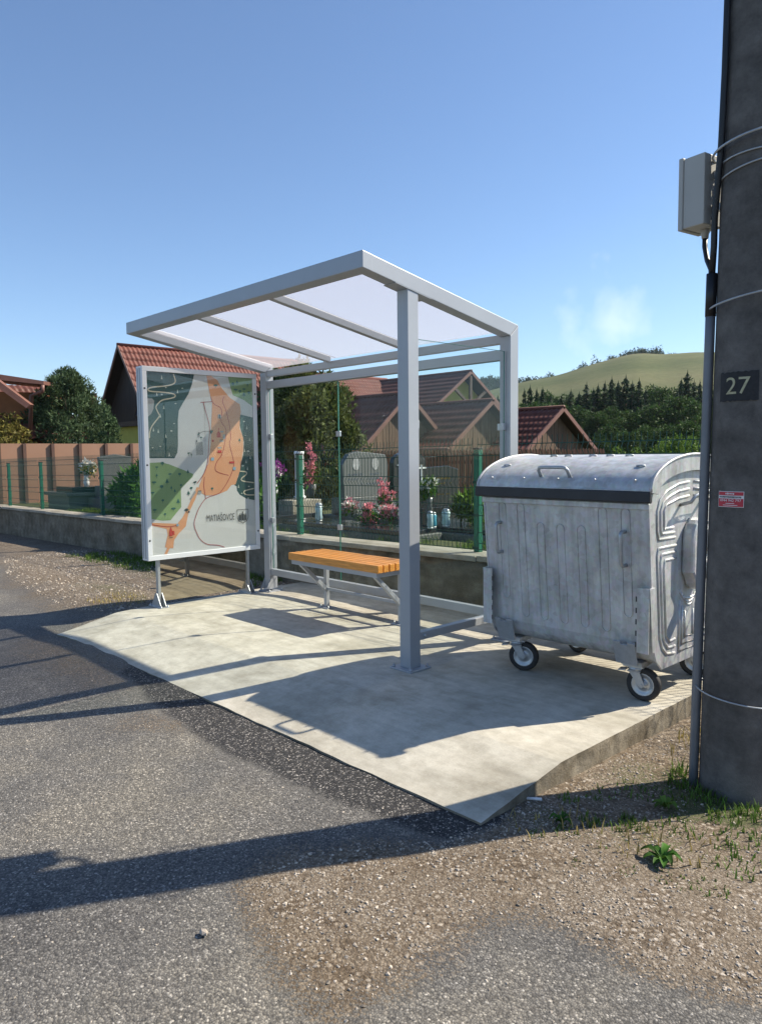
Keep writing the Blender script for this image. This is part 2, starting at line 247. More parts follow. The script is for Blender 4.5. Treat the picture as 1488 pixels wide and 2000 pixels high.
# ------------------------------------------------------------------ mesh helpers
class MB:
    def __init__(s): s.v = []; s.f = []
    def add(s, vs, fs):
        b = len(s.v); s.v += [tuple(map(float, q)) for q in vs]; s.f += [tuple(i+b for i in q) for q in fs]; return s
    def box(s, x0, x1, y0, y1, z0, z1):
        return s.add([(x0, y0, z0), (x1, y0, z0), (x1, y1, z0), (x0, y1, z0), (x0, y0, z1), (x1, y0, z1), (x1, y1, z1), (x0, y1, z1)],
                     [(0, 3, 2, 1), (4, 5, 6, 7), (0, 1, 5, 4), (1, 2, 6, 5), (2, 3, 7, 6), (3, 0, 4, 7)])
    def prism(s, pts, a0, a1, axis='x'):
        """closed outline extruded along an axis; pts are (y,z), (x,z) or (x,y)"""
        n = len(pts); mk = {'x': lambda p, a: (a, p[0], p[1]), 'y': lambda p, a: (p[0], a, p[1]), 'z': lambda p, a: (p[0], p[1], a)}[axis]
        ar = sum(pts[i][0]*pts[(i+1) % n][1]-pts[(i+1) % n][0]*pts[i][1] for i in range(n))
        if axis == 'y': ar = -ar
        if ar < 0: pts = pts[::-1]
        vs = [mk(p, a0) for p in pts]+[mk(p, a1) for p in pts]
        return s.add(vs, [tuple(range(n))[::-1], tuple(range(n, 2*n))]+[(i, (i+1) % n, n+(i+1) % n, n+i) for i in range(n)])
    def tube(s, pts, r, seg=8, caps=True):
        pts = [Vector(p) for p in pts]; rs = r if isinstance(r, (list, tuple)) else [r]*len(pts); vs = []; fs = []; prev = None
        for i, p in enumerate(pts):
            d = (pts[min(i+1, len(pts)-1)]-pts[max(i-1, 0)]).normalized()
            a = (prev-d*prev.dot(d)) if prev is not None else d.cross(Vector((0, 0, 1)) if abs(d.z) < .9 else Vector((1, 0, 0)))
            a.normalize(); prev = a; b = d.cross(a)
            vs += [p+(a*math.cos(t)+b*math.sin(t))*rs[i] for t in (2*math.pi*k/seg for k in range(seg))]
        for i in range(len(pts)-1):
            fs += [(i*seg+k, i*seg+(k+1) % seg, (i+1)*seg+(k+1) % seg, (i+1)*seg+k) for k in range(seg)]
        if caps: fs += [tuple(range(seg))[::-1], tuple((len(pts)-1)*seg+k for k in range(seg))]
        return s.add(vs, fs)
    def lathe(s, prof, c, seg=16, axis='z'):
        vs = []; fs = []; n = len(prof)
        for k in range(seg):
            t = 2*math.pi*k/seg
            for r, h in prof:
                q = (r*math.cos(t), r*math.sin(t), h)
                q = {'z': q, 'x': (q[2], q[0], q[1]), 'y': (q[1], q[2], q[0])}[axis]; vs.append((q[0]+c[0], q[1]+c[1], q[2]+c[2]))
        for k in range(seg):
            for i in range(n-1): fs.append((k*n+i, ((k+1) % seg)*n+i, ((k+1) % seg)*n+i+1, k*n+i+1))
        return s.add(vs, fs)
    def grid(s, P):
        nu, nv = len(P), len(P[0])
        return s.add([q for row in P for q in row], [(i*nv+j, (i+1)*nv+j, (i+1)*nv+j+1, i*nv+j+1) for i in range(nu-1) for j in range(nv-1)])
    def ribbon(s, pts, w, x):
        """flat printed line on a plane x = const, pts are (y, z)"""
        P = [Vector(p) for p in pts]; a = []; b = []
        for i, p in enumerate(P):
            d = (P[min(i+1, len(P)-1)]-P[max(i-1, 0)]).normalized(); q = Vector((-d.y, d.x))*w/2; a.append((x, *(p+q))); b.append((x, *(p-q)))
        n = len(P); return s.add(a+b, [(i, n+i, n+i+1, i+1) for i in range(n-1)])
    def mesh(s, name, smooth=False):
        me = bpy.data.meshes.new(name); me.from_pydata(s.v, [], s.f); me.validate(); me.update()
        if smooth: me.polygons.foreach_set('use_smooth', [True]*len(me.polygons))
        return me
def root_loc(p):
    v = Vector((0, 0, 0))
    while p is not None: v += p.location; p = p.parent
    return v
def obj(name, mb, m, parent=None, smooth=False, bevel=0, local=False):
    if parent is not None and not local:
        o_ = root_loc(parent); mb.v = [(a-o_.x, b-o_.y, c-o_.z) for a, b, c in mb.v]
    me = mb.mesh(name, smooth); me.materials.append(M[m] if isinstance(m, str) else m)
    o = bpy.data.objects.new(name, me); COL.objects.link(o); o.parent = parent
    if bevel:
        b = o.modifiers.new('bevel', 'BEVEL'); b.width = bevel; b.segments = 2; b.limit_method = 'ANGLE'; b.angle_limit = math.radians(40)
    return o
def tag(o, label=None, cat=None, group=None, kind=None):
    if label: o['label'] = label
    if cat: o['category'] = cat
    if group: o['group'] = group
    if kind: o['kind'] = kind
    return o
def thing(name, label, cat, loc, group=None, rz=0):
    o = bpy.data.objects.new(name, None); COL.objects.link(o); o.location = loc; o.rotation_euler = (0, 0, rz); o.empty_display_size = .1
    return tag(o, label, cat, group)
def structure(name, mb, m, smooth=False, bevel=0): return tag(obj(name, mb, m, None, smooth, bevel), kind='structure')
def copy_tree(o, parent=None):
    c = o.copy(); COL.objects.link(c); c.parent = parent
    for ch in list(o.children): copy_tree(ch, c)
    return c
TXT = {}
def letter(s, size):
    cu = bpy.data.curves.new('lettering', 'FONT'); cu.body = s; cu.size = size; cu.align_x = 'CENTER'; cu.align_y = 'CENTER'; cu.resolution_u = 4
    o = bpy.data.objects.new('lettering', cu); COL.objects.link(o); bpy.context.view_layer.update()
    me = o.evaluated_get(bpy.context.evaluated_depsgraph_get()).to_mesh()
    TXT[s, size] = ([(v.co.x, v.co.y) for v in me.vertices], [tuple(p.vertices) for p in me.polygons])
    bpy.data.objects.remove(o); bpy.data.curves.remove(cu)
for q in (('MATIAŠOVCE', .098), ('27', .105), ('0944 942 797', .0165)): letter(*q)
def text_mb(s, size, fn, sx=1.0):
    """lettering as flat faces; fn maps (x, y) to a world point"""
    v, f = TXT[s, size]; return MB().add([fn(x*sx, y) for x, y in v], f)
def nz2(x, y, s, seed=0): return noise.noise(Vector((x*s, y*s, seed*7.3)))
def sstep(a, b, x):
    t = np.clip((x-a)/(b-a), 0, 1); return t*t*(3-2*t)
# ------------------------------------------------------------------ ground
def poly_mask(poly, X, Y, soft):
    """1 inside the outline, falling to 0 over `soft` metres outside"""
    inside = np.zeros(X.shape, bool); dist = np.full(X.shape, 1e9); n = len(poly)
    for i in range(n):
        (x0, y0), (x1, y1) = poly[i], poly[(i+1) % n]
        c = ((y0 > Y) != (y1 > Y)) & (X < (x1-x0)*(Y-y0)/((y1-y0) if y1 != y0 else 1e-9)+x0); inside ^= c
        dx, dy = x1-x0, y1-y0; t = np.clip(((X-x0)*dx+(Y-y0)*dy)/(dx*dx+dy*dy+1e-12), 0, 1); dist = np.minimum(dist, np.hypot(X-x0-t*dx, Y-y0-t*dy))
    sgn = np.where(inside, dist, -dist); return np.clip(.5+sgn/soft*.5, 0, 1)
def zground(X, Y):
    side = -.05-.07*sstep(1.2, 2.1, -Y)
    base = np.where(X < 0, side+.0185*X, -.090+(side+.090)*sstep(.5, -.1, X)-.0015*np.clip(X, 0, 6)); base = np.maximum(base, -.6)
    base = base-.012*np.clip(-2.2-Y, 0, 3)
    right = sstep(4.5, 5.0, X)*.045*sstep(-2.4, 0, Y)
    z = base-right
    cem = .43+.012*np.clip(X, -14, 3)                                       # churchyard behind the wall
    z = z+(cem-z)*sstep(.74, .80, Y)
    z = np.where(Y > 9, z-1.6*sstep(9, 14, Y), z); z = np.where(X < -14, z-.3*sstep(14, 18, -X), z)
    far = np.hypot(X-CP[0], Y-CP[1]); z = z-1.2*sstep(30, 80, far)
    return z
def zg(x, y): return float(zground(np.array([x]), np.array([y]))[0])
def axis(dense0, dense1, step, outs_lo, outs_hi): return np.array(sorted(outs_lo)+list(np.arange(dense0, dense1+1e-6, step))+outs_hi)
gx_ = axis(-6, 7.4, .05, [-1350, -900, -500, -250, -120, -60, -40, -30, -24, -19, -16, -14, -12.5, -11, -9.5, -8.5, -7.6, -6.8], [8, 9, 11, 14, 20, 30, 60, 120, 300, 800, 1350])
gy_ = axis(-4.6, 1.0, .05, [-1350, -800, -300, -100, -40, -20, -12, -9, -7.5, -6.5, -5.8, -5.2], [1.4, 2, 3, 4.5, 6, 8, 9, 10, 11, 12, 13, 14, 16, 20, 26, 34, 45, 60, 80, 120, 250, 500, 900, 1350])
GX, GY = np.meshgrid(gx_, gy_, indexing='ij')
N1 = np.array([[nz2(x, y, 1.7, 1)+.5*nz2(x, y, 4.5, 2) for y in gy_] for x in gx_]); N2 = np.array([[nz2(x, y, .9, 4) for y in gy_] for x in gx_])
GZ = zground(GX, GY)+np.where((GY < .7), .010*N1, .02*N1)
DARK = [(1.25, -2.0), (1.55, -2.36), (2.0, -2.42), (2.54, -2.54), (3.13, -2.58), (3.58, -2.55), (4.07, -2.53), (4.38, -2.48), (4.72, -2.44), (4.84, -2.15), (4.8, -2.0)]
GRAV = [(4.70, -1.9), (4.74, -2.42), (4.51, -2.69), (4.38, -2.97), (4.45, -3.2), (4.75, -3.3), (4.98, -3.35), (5.2, -3.35), (5.17, -3.21), (5.14, -2.98), (5.13, -2.74), (5.21, -2.61), (5.33, -2.55), (5.47, -2.55), (5.73, -2.55), (6.1, -2.4), (7.5, -1.5), (9, 0), (9, .8), (4.6, .8)]
LGRAV = [(-.1, -1.95), (-.55, -1.55), (-1.05, -1.75), (-2, -1.7), (-4, -1.5), (-6.2, -.9), (-9, -.5), (-30, 0), (-30, .8), (.3, .8), (.3, -1.2)]
PATCHY = [(1.1, -2.2), (-.1, -2.2), (-.35, -2.35), (.2, -2.7), (1.2, -2.75), (1.9, -2.5)]
md = poly_mask(DARK, GX+.05*N1, GY+.04*N1, .06)*(GY < .7)
mg = np.maximum(poly_mask(GRAV, GX+.07*N1, GY+.07*N1, .16), poly_mask(LGRAV, GX+.15*N1, GY+.15*N1, .5))
mg = mg*(1-.9*md); mg = np.maximum(mg, .62*poly_mask(PATCHY, GX+.1*N1, GY+.1*N1, .4)); mg = np.maximum(mg, .40*sstep(.15, .5, N2)*(GY < -2.3)*(1-md))
GRASSP = [(-5.6, .75), (-5.2, .2), (-3.6, -.15), (-2.2, -.2), (-.9, .2), (-.6, .75)]
mgr = np.maximum(np.where((GY > .72), 1., 0.), .75*poly_mask(GRASSP, GX+.2*N1, GY+.15*N1, .35))
mgr = np.maximum(mgr, .62*poly_mask([(4.9, -1.95), (5.6, -1.7), (6.2, -1.3), (6.2, -.6), (4.95, -1.1)], GX+.1*N1, GY+.1*N1, .3)*(N1 > -.1))
mgr = np.maximum(mgr, .5*poly_mask([(-2.6, -1.1), (-.4, -1.35), (-.35, -1.05), (-2.0, -.7)], GX+.15*N1, GY+.1*N1, .3)); mgr = np.where(np.hypot(GX, GY) > 25, 1, mgr)
mb = MB().grid([[(GX[i, j], GY[i, j], GZ[i, j]) for j in range(len(gy_))] for i in range(len(gx_))])
g = structure('ground', mb, 'ground', True)
ca = g.data.color_attributes.new('zone', 'FLOAT_COLOR', 'POINT')
ca.data.foreach_set('color', np.stack([md, mg, mgr, np.ones_like(md)], -1).reshape(-1, 4).astype(np.float32).ravel())
# ------------------------------------------------------------------ hills
def hill(name, ridge, toward, base_z, m, n_s=26, back=260):
    rows = []
    for k, r in enumerate(ridge):
        r = Vector(r); d = Vector((CP[0]-r.x, CP[1]-r.y, 0)).normalized(); row = []
        for j in range(-6, n_s+1):
            s = j/n_s if j > 0 else j/6
            if s < 0: q = r-d*(-s)*back; z = r.z+s*20
            else:
                q = r+d*s*toward; z = base_z+(r.z-base_z)*(.5+.5*math.cos(math.pi*min(1, s)))
            row.append((q.x, q.y, z+1.2*noise.noise(Vector((q.x*.02, q.y*.02, 3)))))
        rows.append(row)
    # refine along the ridge
    return structure(name, MB().grid(rows), m, True)
def spline(pts, n):
    out = []
    for i in range(len(pts)-1):
        p0, p1, p2, p3 = (Vector(pts[max(0, min(len(pts)-1, k))]) for k in (i-1, i, i+1, i+2))
        for k in range(n):
            t = k/n; out.append(.5*((2*p1)+(p2-p0)*t+(2*p0-5*p1+4*p2-p3)*t*t+(3*p1-p0-3*p2+p3)*t**3))
    out.append(Vector(pts[-1])); return out
RIDGE = spline([at(u, v, 520) for u, v in ((500, 850), (700, 820), (860, 792), (940, 772), (1020, 751), (1090, 738), (1160, 718), (1235, 700), (1300, 700), (1375, 696), (1500, 700), (1750, 735), (2200, 770), (3000, 760), (6000, 700))], 6)  # last points, out of view, added to block bright sky reflected in glass
hill('meadow_hill', RIDGE, 330, -2, 'meadow')
FAR = spline([at(u, v, 900) for u, v in ((300, 860), (600, 810), (800, 770), (930, 743), (1000, 752), (1060, 775), (1200, 800), (1500, 830))], 5)
hill('wooded_hill', FAR, 330, 5, mat('far_wood', (.035, .06, .03), .95, 0, .35, .05), back=300)
# ------------------------------------------------------------------ concrete slab
def slab_z(x, y):
    z = -.088*min(1, max(0, (-1.63-y)/.605))-.035*float(sstep(-.5, .3, -x))
    return z+.0025*nz2(x, y, 2.2, 9)
def slab_left(y): return -.30+(.22*((-1.3-y)/.95) if y < -1.3 else 0)
ys = list(np.linspace(.645, -1.6, 46))+list(np.linspace(-1.64, -2.235, 16)); rows = []
for y in ys:
    xl = slab_left(y); xr = 4.765+.004*nz2(0, y, 9); rows.append([(xl+(xr-xl)*t, y+(.008*nz2(xl+(xr-xl)*t, 0, 6) if y < -2.2 else 0), slab_z(xl+(xr-xl)*t, y)) for t in np.linspace(0, 1, 100)])
mb = MB().grid(rows); rim = [r[-1] for r in rows]+rows[-1][::-1][1:]+[r[0] for r in rows[::-1]][1:]
ch = [(x+(-.006 if i >= len(rows)-1 and 0 else 0), y, z-.004) for i, (x, y, z) in enumerate(rim)]
low = [(x, y, z-.34) for x, y, z in rim]; n = len(rim)
slab = structure('concrete_slab', mb, 'slab')
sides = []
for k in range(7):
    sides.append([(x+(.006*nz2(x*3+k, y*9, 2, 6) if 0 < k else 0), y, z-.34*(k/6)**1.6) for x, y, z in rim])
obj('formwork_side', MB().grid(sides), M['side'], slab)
# ------------------------------------------------------------------ churchyard wall
def wtop(x): return .50+.0125*(x if x < 3 else 3)
wall = thing('churchyard_wall', 'low old concrete retaining wall with pale coping slabs behind the shelter', 'wall', (0, .70, 0))
xs = np.linspace(-16, 8.5, 90); rows = []
for x in xs:
    rows.append([(x, .655+.008*nz2(x, t, 3)+.004*nz2(x, t, 14), -.75+t*(wtop(x)-.045+.75)) for t in np.linspace(0, 1, 12)]+[(x, .90, wtop(x)-.045), (x, .90, -.7)])
obj('wall_body', MB().grid(rows), 'wall', wall, True)
x = -16
while x < 8.4:
    w = random.uniform(.85, 1.15); x1 = min(8.5, x+w); dz = random.uniform(-.006, .006); dy = random.uniform(-.012, .012); z0, z1 = wtop(x)+dz, wtop(x1)+dz
    mb = MB(); mb.add([(a, b, c+h) for a, b, c, h in ((x+.004, .60+dy, z0, -.05), (x1-.004, .60+dy, z1, -.05), (x1-.004, .96, z1, -.05), (x+.004, .96, z0, -.05), (x+.004, .60+dy, z0, 0), (x1-.004, .60+dy, z1, 0), (x1-.004, .96, z1, 0), (x+.004, .96, z0, 0))],
           [(0, 3, 2, 1), (4, 5, 6, 7), (0, 1, 5, 4), (1, 2, 6, 5), (2, 3, 7, 6), (3, 0, 4, 7)])
    obj('coping_slab', mb, 'coping', wall, bevel=.006); x = x1
# ------------------------------------------------------------------ bus shelter
WX, HF, HB, D2, SEC = 3.2205, 2.711, 2.4245, 1.479, .10; SL = (HF-HB)/(D2+SEC)
def rz(y): return HB+SL*(SEC-y)
sh = thing('bus_shelter', 'silver metal bus shelter with milky sloping roof and glass walls on the concrete slab', 'bus shelter', (1.6, 0, 0))
IN = rz(0)-.1038
for x0 in (-SEC, WX-SEC):
    obj('side_beam', MB().prism([(-D2+.002, HF), (SEC-.0012, HB+.001), (.0012, IN+.001), (-D2+.002, HF-.1038)], x0, x0+SEC), 'paint', sh, bevel=.004)
    obj('post', MB().prism([(0, .012), (SEC, .012), (SEC, HB-.0012), (0, IN-.0012)], x0, x0+SEC), 'paint', sh, bevel=.004)
obj('front_beam', MB().prism([(-D2, HF+.001), (-D2+.085, rz(-D2+.085)+.001), (-D2+.085, rz(-D2+.085)-.1038), (-D2, HF-.1038)], -SEC-.001, WX+.001), 'paint', sh, bevel=.004)
obj('post', MB().prism([(-1.09, .012), (-.99, .012), (-.99, rz(-.99)-.108), (-1.09, rz(-1.09)-.108)], WX-.1, WX-.001), 'paint', sh, bevel=.004)
obj('post_cap_plate', MB().prism([(-1.20, rz(-1.20)-.108), (-.87, rz(-.87)-.108), (-.87, rz(-.87)-.1045), (-1.20, rz(-1.20)-.1045)], WX-.11, WX+.004), 'paint', sh)
for x in (1.075, 2.115): obj('rafter', MB().prism([(-D2+.086, rz(-D2+.086)-.045), (.0, rz(0)-.045), (.0, rz(0)-.1), (-D2+.086, rz(-D2+.086)-.1)], x-.026, x+.026), 'paint', sh, bevel=.003)
for x0, x1 in ((.001, 1.072), (1.078, 2.112), (2.118, WX-.101)):
    obj('roof_panel', MB().prism([(-D2+.086, rz(-D2+.086)-.030), (.075, rz(.075)-.030), (.075, rz(.075)-.041), (-D2+.086, rz(-D2+.086)-.041)], x0, x1), 'milky', sh)
obj('rear_roof_beam', MB().box(0.001, WX-.101, .015, .075, 2.292, 2.358), 'paint', sh, bevel=.003)
obj('top_rail', MB().box(0.001, WX-.101, .012, .072, 2.168, 2.246), 'paint', sh, bevel=.003)
obj('bottom_rail', MB().box(0.001, WX-.101, .012, .07, .160, .228), 'paint', sh, bevel=.003)
obj('side_bottom_rail', MB().box(WX-.075, WX-.02, -.989, -.001, .186, .240), 'paint', sh, bevel=.003)
def pane(x0, x1, y0, y1, z0, z1):
    t = obj('glass_pane', MB().box(x0, x1, y0, y1, z0, z1), 'glass', sh); e = MB()
    if y1-y0 < .02:
        for xx in (x0, x1): e.box(xx-.0012, xx+.0012, y0-.0005, y1+.0005, z0, z1)
        e.box(x0, x1, y0-.0005, y1+.0005, z1-.001, z1+.0015)
    else:
        for yy in (y0, y1): e.box(x0-.0005, x1+.0005, yy-.0012, yy+.0012, z0, z1)
        e.box(x0-.0005, x1+.0005, y0, y1, z1-.001, z1+.0015)
    obj('polished_edge', e, 'glass_edge', t)
for x0, x1 in ((.012, 1.148), (1.156, 2.166), (2.174, WX-.112)): pane(x0, x1, .038, .046, .232, 2.164)
pane(WX-.052, WX-.044, -.975, -.015, .246, 2.226)
for x, y, z, dx, dy in ((1.152, .04, .755, .028, .011), (1.152, .04, 1.66, .028, .011), (2.17, .04, .755, .028, .011), (2.17, .04, 1.66, .028, .011), (.02, .04, 1.66, .022, .016), (.02, .04, .76, .022, .016), (WX-.12, .04, 1.66, .022, .016), (WX-.048, -.972, 1.66, .012, .022), (WX-.048, -.972, .76, .012, .022), (WX-.048, -.022, 1.66, .012, .026), (WX-.048, -.022, .76, .012, .026)):
    obj('glass_clamp', MB().box(x-dx, x+dx, y-dy, y+dy, z-.026, z+.026), 'steel', sh, bevel=.003)
def base_plate(cx, cy, w, z=0):
    p = obj('base_plate', MB().box(cx-w, cx+w, cy-w, cy+w, z+.001, z+.0125), 'paint', sh, bevel=.002)
    for sx in (-1, 1):
        for sy in (-1, 1): obj('anchor_bolt', MB().lathe([(0, .022), (.006, .022), (.006, .012), (.011, .012), (.011, 0), (0, 0)], (cx+sx*(w-.02), cy+sy*(w-.02), z+.0125), 8), 'steel', p, True)
base_plate(WX-.05, -1.04, .10); base_plate(-.05, .05, .10, slab_z(-.05, .05)); base_plate(WX-.05, .05, .10)
for sx in (-.104, .001): obj('gusset', MB().prism([(-.045, .012), (.002, .012), (.002, .12)], sx, sx+.004), 'paint', sh)
obj('rail_bolt', MB().lathe([(0, .012), (.012, .01), (.012, 0)], (WX-.02, -.93, .213), 8, 'x'), 'steel', sh, True)
obj('rail_bolt', MB().lathe([(0, .012), (.012, .01), (.012, 0)], (WX-.02, -.08, .213), 8, 'x'), 'steel', sh, True)
# ------------------------------------------------------------------ bench
be = thing('bench', 'small bench of orange varnished timber slats on a grey steel frame inside the shelter', 'bench', (1.66, -.2, 0))
X0, X1 = 1.045, 2.275; sw, sg = .057, .0125
for k in range(6):
    y = -.505+k*(sw+sg); obj('slat', MB().box(X0+random.uniform(-.003, .003), X1+random.uniform(-.003, .003), y, y+sw, .487, .552), 'orange_wood', be, bevel=.005)
obj('seat_frame', MB().box(X0+.03, X1-.03, -.49, -.455, .447, .486).box(X0+.03, X1-.03, -.15, -.115, .447, .486).box(X0+.03, X0+.07, -.454, -.151, .447, .486).box(X1-.07, X1-.03, -.454, -.151, .447, .486), 'paint', be)
for x in (1.19, 2.2):
    lg = obj('leg', MB().box(x-.02, x+.02, -.19, -.15, .01, .447), 'paint', be, bevel=.003)
    obj('brace', MB().prism([(-.485, .447), (-.44, .447), (-.191, .22), (-.191, .165)], x-.018, x+.018), 'paint', be, bevel=.003)
    p = obj('base_plate', MB().box(x-.075, x+.075, -.225, -.115, .001, .010), 'paint', be, bevel=.002)
    for sx in (-1, 1): obj('anchor_bolt', MB().lathe([(0, .02), (.006, .02), (.006, .01), (.011, .01), (.011, 0)], (x+sx*.055, -.2, .010), 8), 'steel', p, True)
obj('cross_bar', MB().box(1.211, 2.179, -.182, -.160, .175, .20), 'paint', be)
# ------------------------------------------------------------------ village map display
PX = -.098
cl = thing('map_display', 'grey framed display case with the MATIAŠOVCE village map on two steel feet', 'map display', (-.16, -.7, -.03))
y0, y1, z0, z1 = -1.341, -.047, .445, 2.327
case = obj('case', MB().box(PX-.128, PX-.022, y0, y1, z0, z1), 'paint_white', cl, bevel=.004)
fr = MB(); b = .048
fr.box(PX-.021, PX, y0, y1, z1-b, z1).box(PX-.021, PX, y0, y1, z0, z0+b).box(PX-.021, PX-.0002, y0, y0+b, z0+b+.0005, z1-b-.0005).box(PX-.021, PX-.0002, y1-b, y1, z0+b+.0005, z1-b-.0005)
frame = obj('door_frame', fr, 'paint_white', cl, bevel=.003)
for yy, zz in ((-1.318, 2.115), (-1.318, 1.379), (-1.318, .644), (-.07, 2.115), (-.07, .644)): obj('lock', MB().lathe([(0, .004), (.009, .003), (.010, 0)], (PX, yy, zz), 10, 'x'), 'darksteel', frame, True)
obj('cover_glass', MB().box(PX-.009, PX-.005, y0+b+.001, y1-b-.001, z0+b+.001, z1-b-.001), 'poster_glass', frame)
obj('side_profile', MB().box(PX-.11, PX-.085, y0-.004, y0+.0, z0+.02, z1-.02).box(PX-.06, PX-.04, y0-.004, y0, z0+.02, z1-.02), 'paint', case)
obj('service_label', MB().box(PX-.083, PX-.064, y0-.0012, y0, .93, 1.62), 'white_print', case)
paper = obj('map_sheet', MB().box(PX-.0215, PX-.0185, y0+.02, y1-.02, z0+.02, z1-.02), 'paper', cl)
LAY = [PX-.0180]
def printed(name, m, polys=(), lines=(), w=.006, lbl=None):
    x = LAY[0]; LAY[0] += .0005
    for q in polys:
        ar = sum(q[i][0]*q[(i+1) % len(q)][1]-q[(i+1) % len(q)][0]*q[i][1] for i in range(len(q))); q = q if ar > 0 else q[::-1]
        obj(name, MB().add([(x, *p) for p in q], [tuple(range(len(q)))]), m, paper)
    for q in lines:
        q = [tuple(p)[:2] for p in spline([(*p, 0) for p in q], 4)] if len(q) > 2 else q; obj(name, MB().ribbon(q, w, x), m, paper)
def disc(c, r, n=8, sq=1): return [(c[0]+r*math.cos(2*math.pi*k/n), c[1]+r*sq*math.sin(2*math.pi*k/n)) for k in range(n)]
teal = [(-1.293, 2.279), (-.778, 2.279), (-.805, 2.181), (-.846, 2.083), (-.91, 1.991), (-.958, 1.914), (-.972, 1.819), (-.979, 1.573), (-.988, 1.497), (-1.023, 1.44), (-1.138, 1.444), (-1.293, 1.444)]
teal2 = [(-.255, 1.895), (-.17, 1.88), (-.095, 1.867), (-.095, .978), (-.196, .997), (-.281, 1.045), (-.314, 1.091), (-.316, 1.135), (-.346, 1.151), (-.292, 1.237), (-.264, 1.338), (-.223, 1.484), (-.213, 1.602), (-.234, 1.689), (-.259, 1.776)]
green = [(-1.293, 1.4), (-1.169, 1.404), (-1.081, 1.383), (-.82, 1.28), (-.829, 1.252), (-.963, 1.139), (-.965, .952), (-1.024, .893), (-1.086, .828), (-1.175, .83), (-1.293, .856)]
green2 = [(-.387, 2.279), (-.095, 2.279), (-.095, 1.985), (-.2, 2.047), (-.334, 2.092), (-.357, 2.162)]
orange = [(-.64, 2.279), (-.591, 2.279), (-.511, 2.236), (-.464, 2.157), (-.368, 2.062), (-.252, 2.001), (-.241, 1.922), (-.256, 1.863), (-.26, 1.747), (-.22, 1.646), (-.224, 1.514), (-.273, 1.295), (-.329, 1.157), (-.38, 1.152), (-.432, 1.096), (-.532, 1.064), (-.63, 1.054), (-.694, 1.057), (-.756, 1.095), (-.762, 1.152), (-.702, 1.277), (-.643, 1.389), (-.613, 1.573), (-.596, 1.827), (-.583, 1.996), (-.611, 2.121)]
tail = [(-.755, 1.138), (-.805, 1.027), (-.891, .878), (-.923, .754), (-1.001, .69), (-1.056, .625), (-1.067, .547), (-1.104, .551), (-1.136, .494), (-1.165, .497), (-1.133, .556), (-1.155, .565), (-1.121, .686), (-1.131, .745), (-1.293, .791), (-1.293, .818), (-1.013, .788), (-.95, .854), (-.893, .948), (-.785, 1.146)]
printed('printed_forest', 'teal', [teal, teal2]); printed('printed_meadow', 'lime', [green, green2])
printed('printed_village', 'peach', [orange, tail])
printed('printed_clearing', 'mapgrey', [[(-1.293, 2.02), (-1.239, 2.022), (-1.216, 1.999), (-1.227, 1.919), (-1.252, 1.872), (-1.293, 1.838)], [(-.781, 1.6), (-.704, 1.603), (-.7, 1.471), (-.781, 1.471)], [(-.857, 1.016), (-.87, 1.03), (-.81, 1.112), (-.795, 1.097)]])
printed('printed_trail', 'roadcream', lines=[[(-1.006, 2.27), (-.989, 2.191), (-1.068, 2.153), (-1.214, 2.132), (-1.271, 2.113), (-1.258, 2.09), (-1.129, 2.086), (-1.012, 2.075), (-.995, 2.049), (-1.043, 2.03), (-1.132, 2.009), (-1.184, 1.967), (-1.2, 1.933), (-1.177, 1.881), (-1.167, 1.854), (-1.212, 1.8), (-1.254, 1.746), (-1.273, 1.693), (-1.278, 1.639)],
        [(-.273, 1.295), (-.196, 1.285), (-.197, 1.256), (-.25, 1.221), (-.242, 1.191), (-.1, 1.167)], [(-.1, 1.105), (-.211, 1.086), (-.229, 1.065), (-.195, 1.041), (-.1, 1.035)]], w=.012)
printed('printed_route', 'redline', lines=[[(-.717, 2.002), (-.582, 2.016)], [(-.686, 2.004), (-.643, 1.854), (-.62, 1.742), (-.637, 1.573), (-.653, 1.403), (-.702, 1.277), (-.784, 1.181)],
        [(-.434, 2.08), (-.46, 2.022), (-.422, 1.931), (-.385, 1.774), (-.373, 1.645), (-.391, 1.587), (-.354, 1.442), (-.349, 1.34), (-.411, 1.211), (-.498, 1.098), (-.548, 1.065), (-.679, 1.028), (-.761, .94), (-.803, .858), (-.829, .768), (-.801, .674), (-.756, .599), (-.678, .549), (-.565, .531), (-.483, .502)],
        [(-.597, 2.066), (-.567, 1.997), (-.487, 1.957), (-.472, 1.901), (-.483, 1.815), (-.428, 1.73), (-.449, 1.587), (-.486, 1.472), (-.554, 1.387), (-.557, 1.302), (-.41, 1.254)], [(-.695, 1.248), (-.706, 1.15), (-.687, 1.021)], [(-1.29, .80), (-1.12, .765), (-1.0, .775)]], w=.0065)
trees = [(-1.154, 1.395), (-1.217, 1.277), (-1.077, 1.287), (-.973, 1.284), (-1.11, 1.213), (-1.248, 1.211), (-1.17, 1.168), (-1.031, 1.117), (-1.266, 1.111), (-1.163, 1.031), (-.998, 1.009), (-1.052, .943), (-1.143, .894), (-1.067, 1.15), (-1.214, 1.358), (-.962, 1.173), (-.881, 1.303), (-1.251, .941), (-.867, 1.49), (-.836, 1.475), (-.807, 1.196), (-.848, 1.141), (-.881, 1.087), (-.909, .921), (-.33, 2.214), (-.279, 2.231), (-.196, 2.163), (-.248, 2.139), (-.152, 2.209), (-.299, 2.151), (-.137, 2.13), (-.198, 2.105), (-.537, 2.184), (-.611, 1.125), (-.267, 1.623), (-.721, 1.65), (-.6, 1.71), (-.75, 1.68)]
tp = []
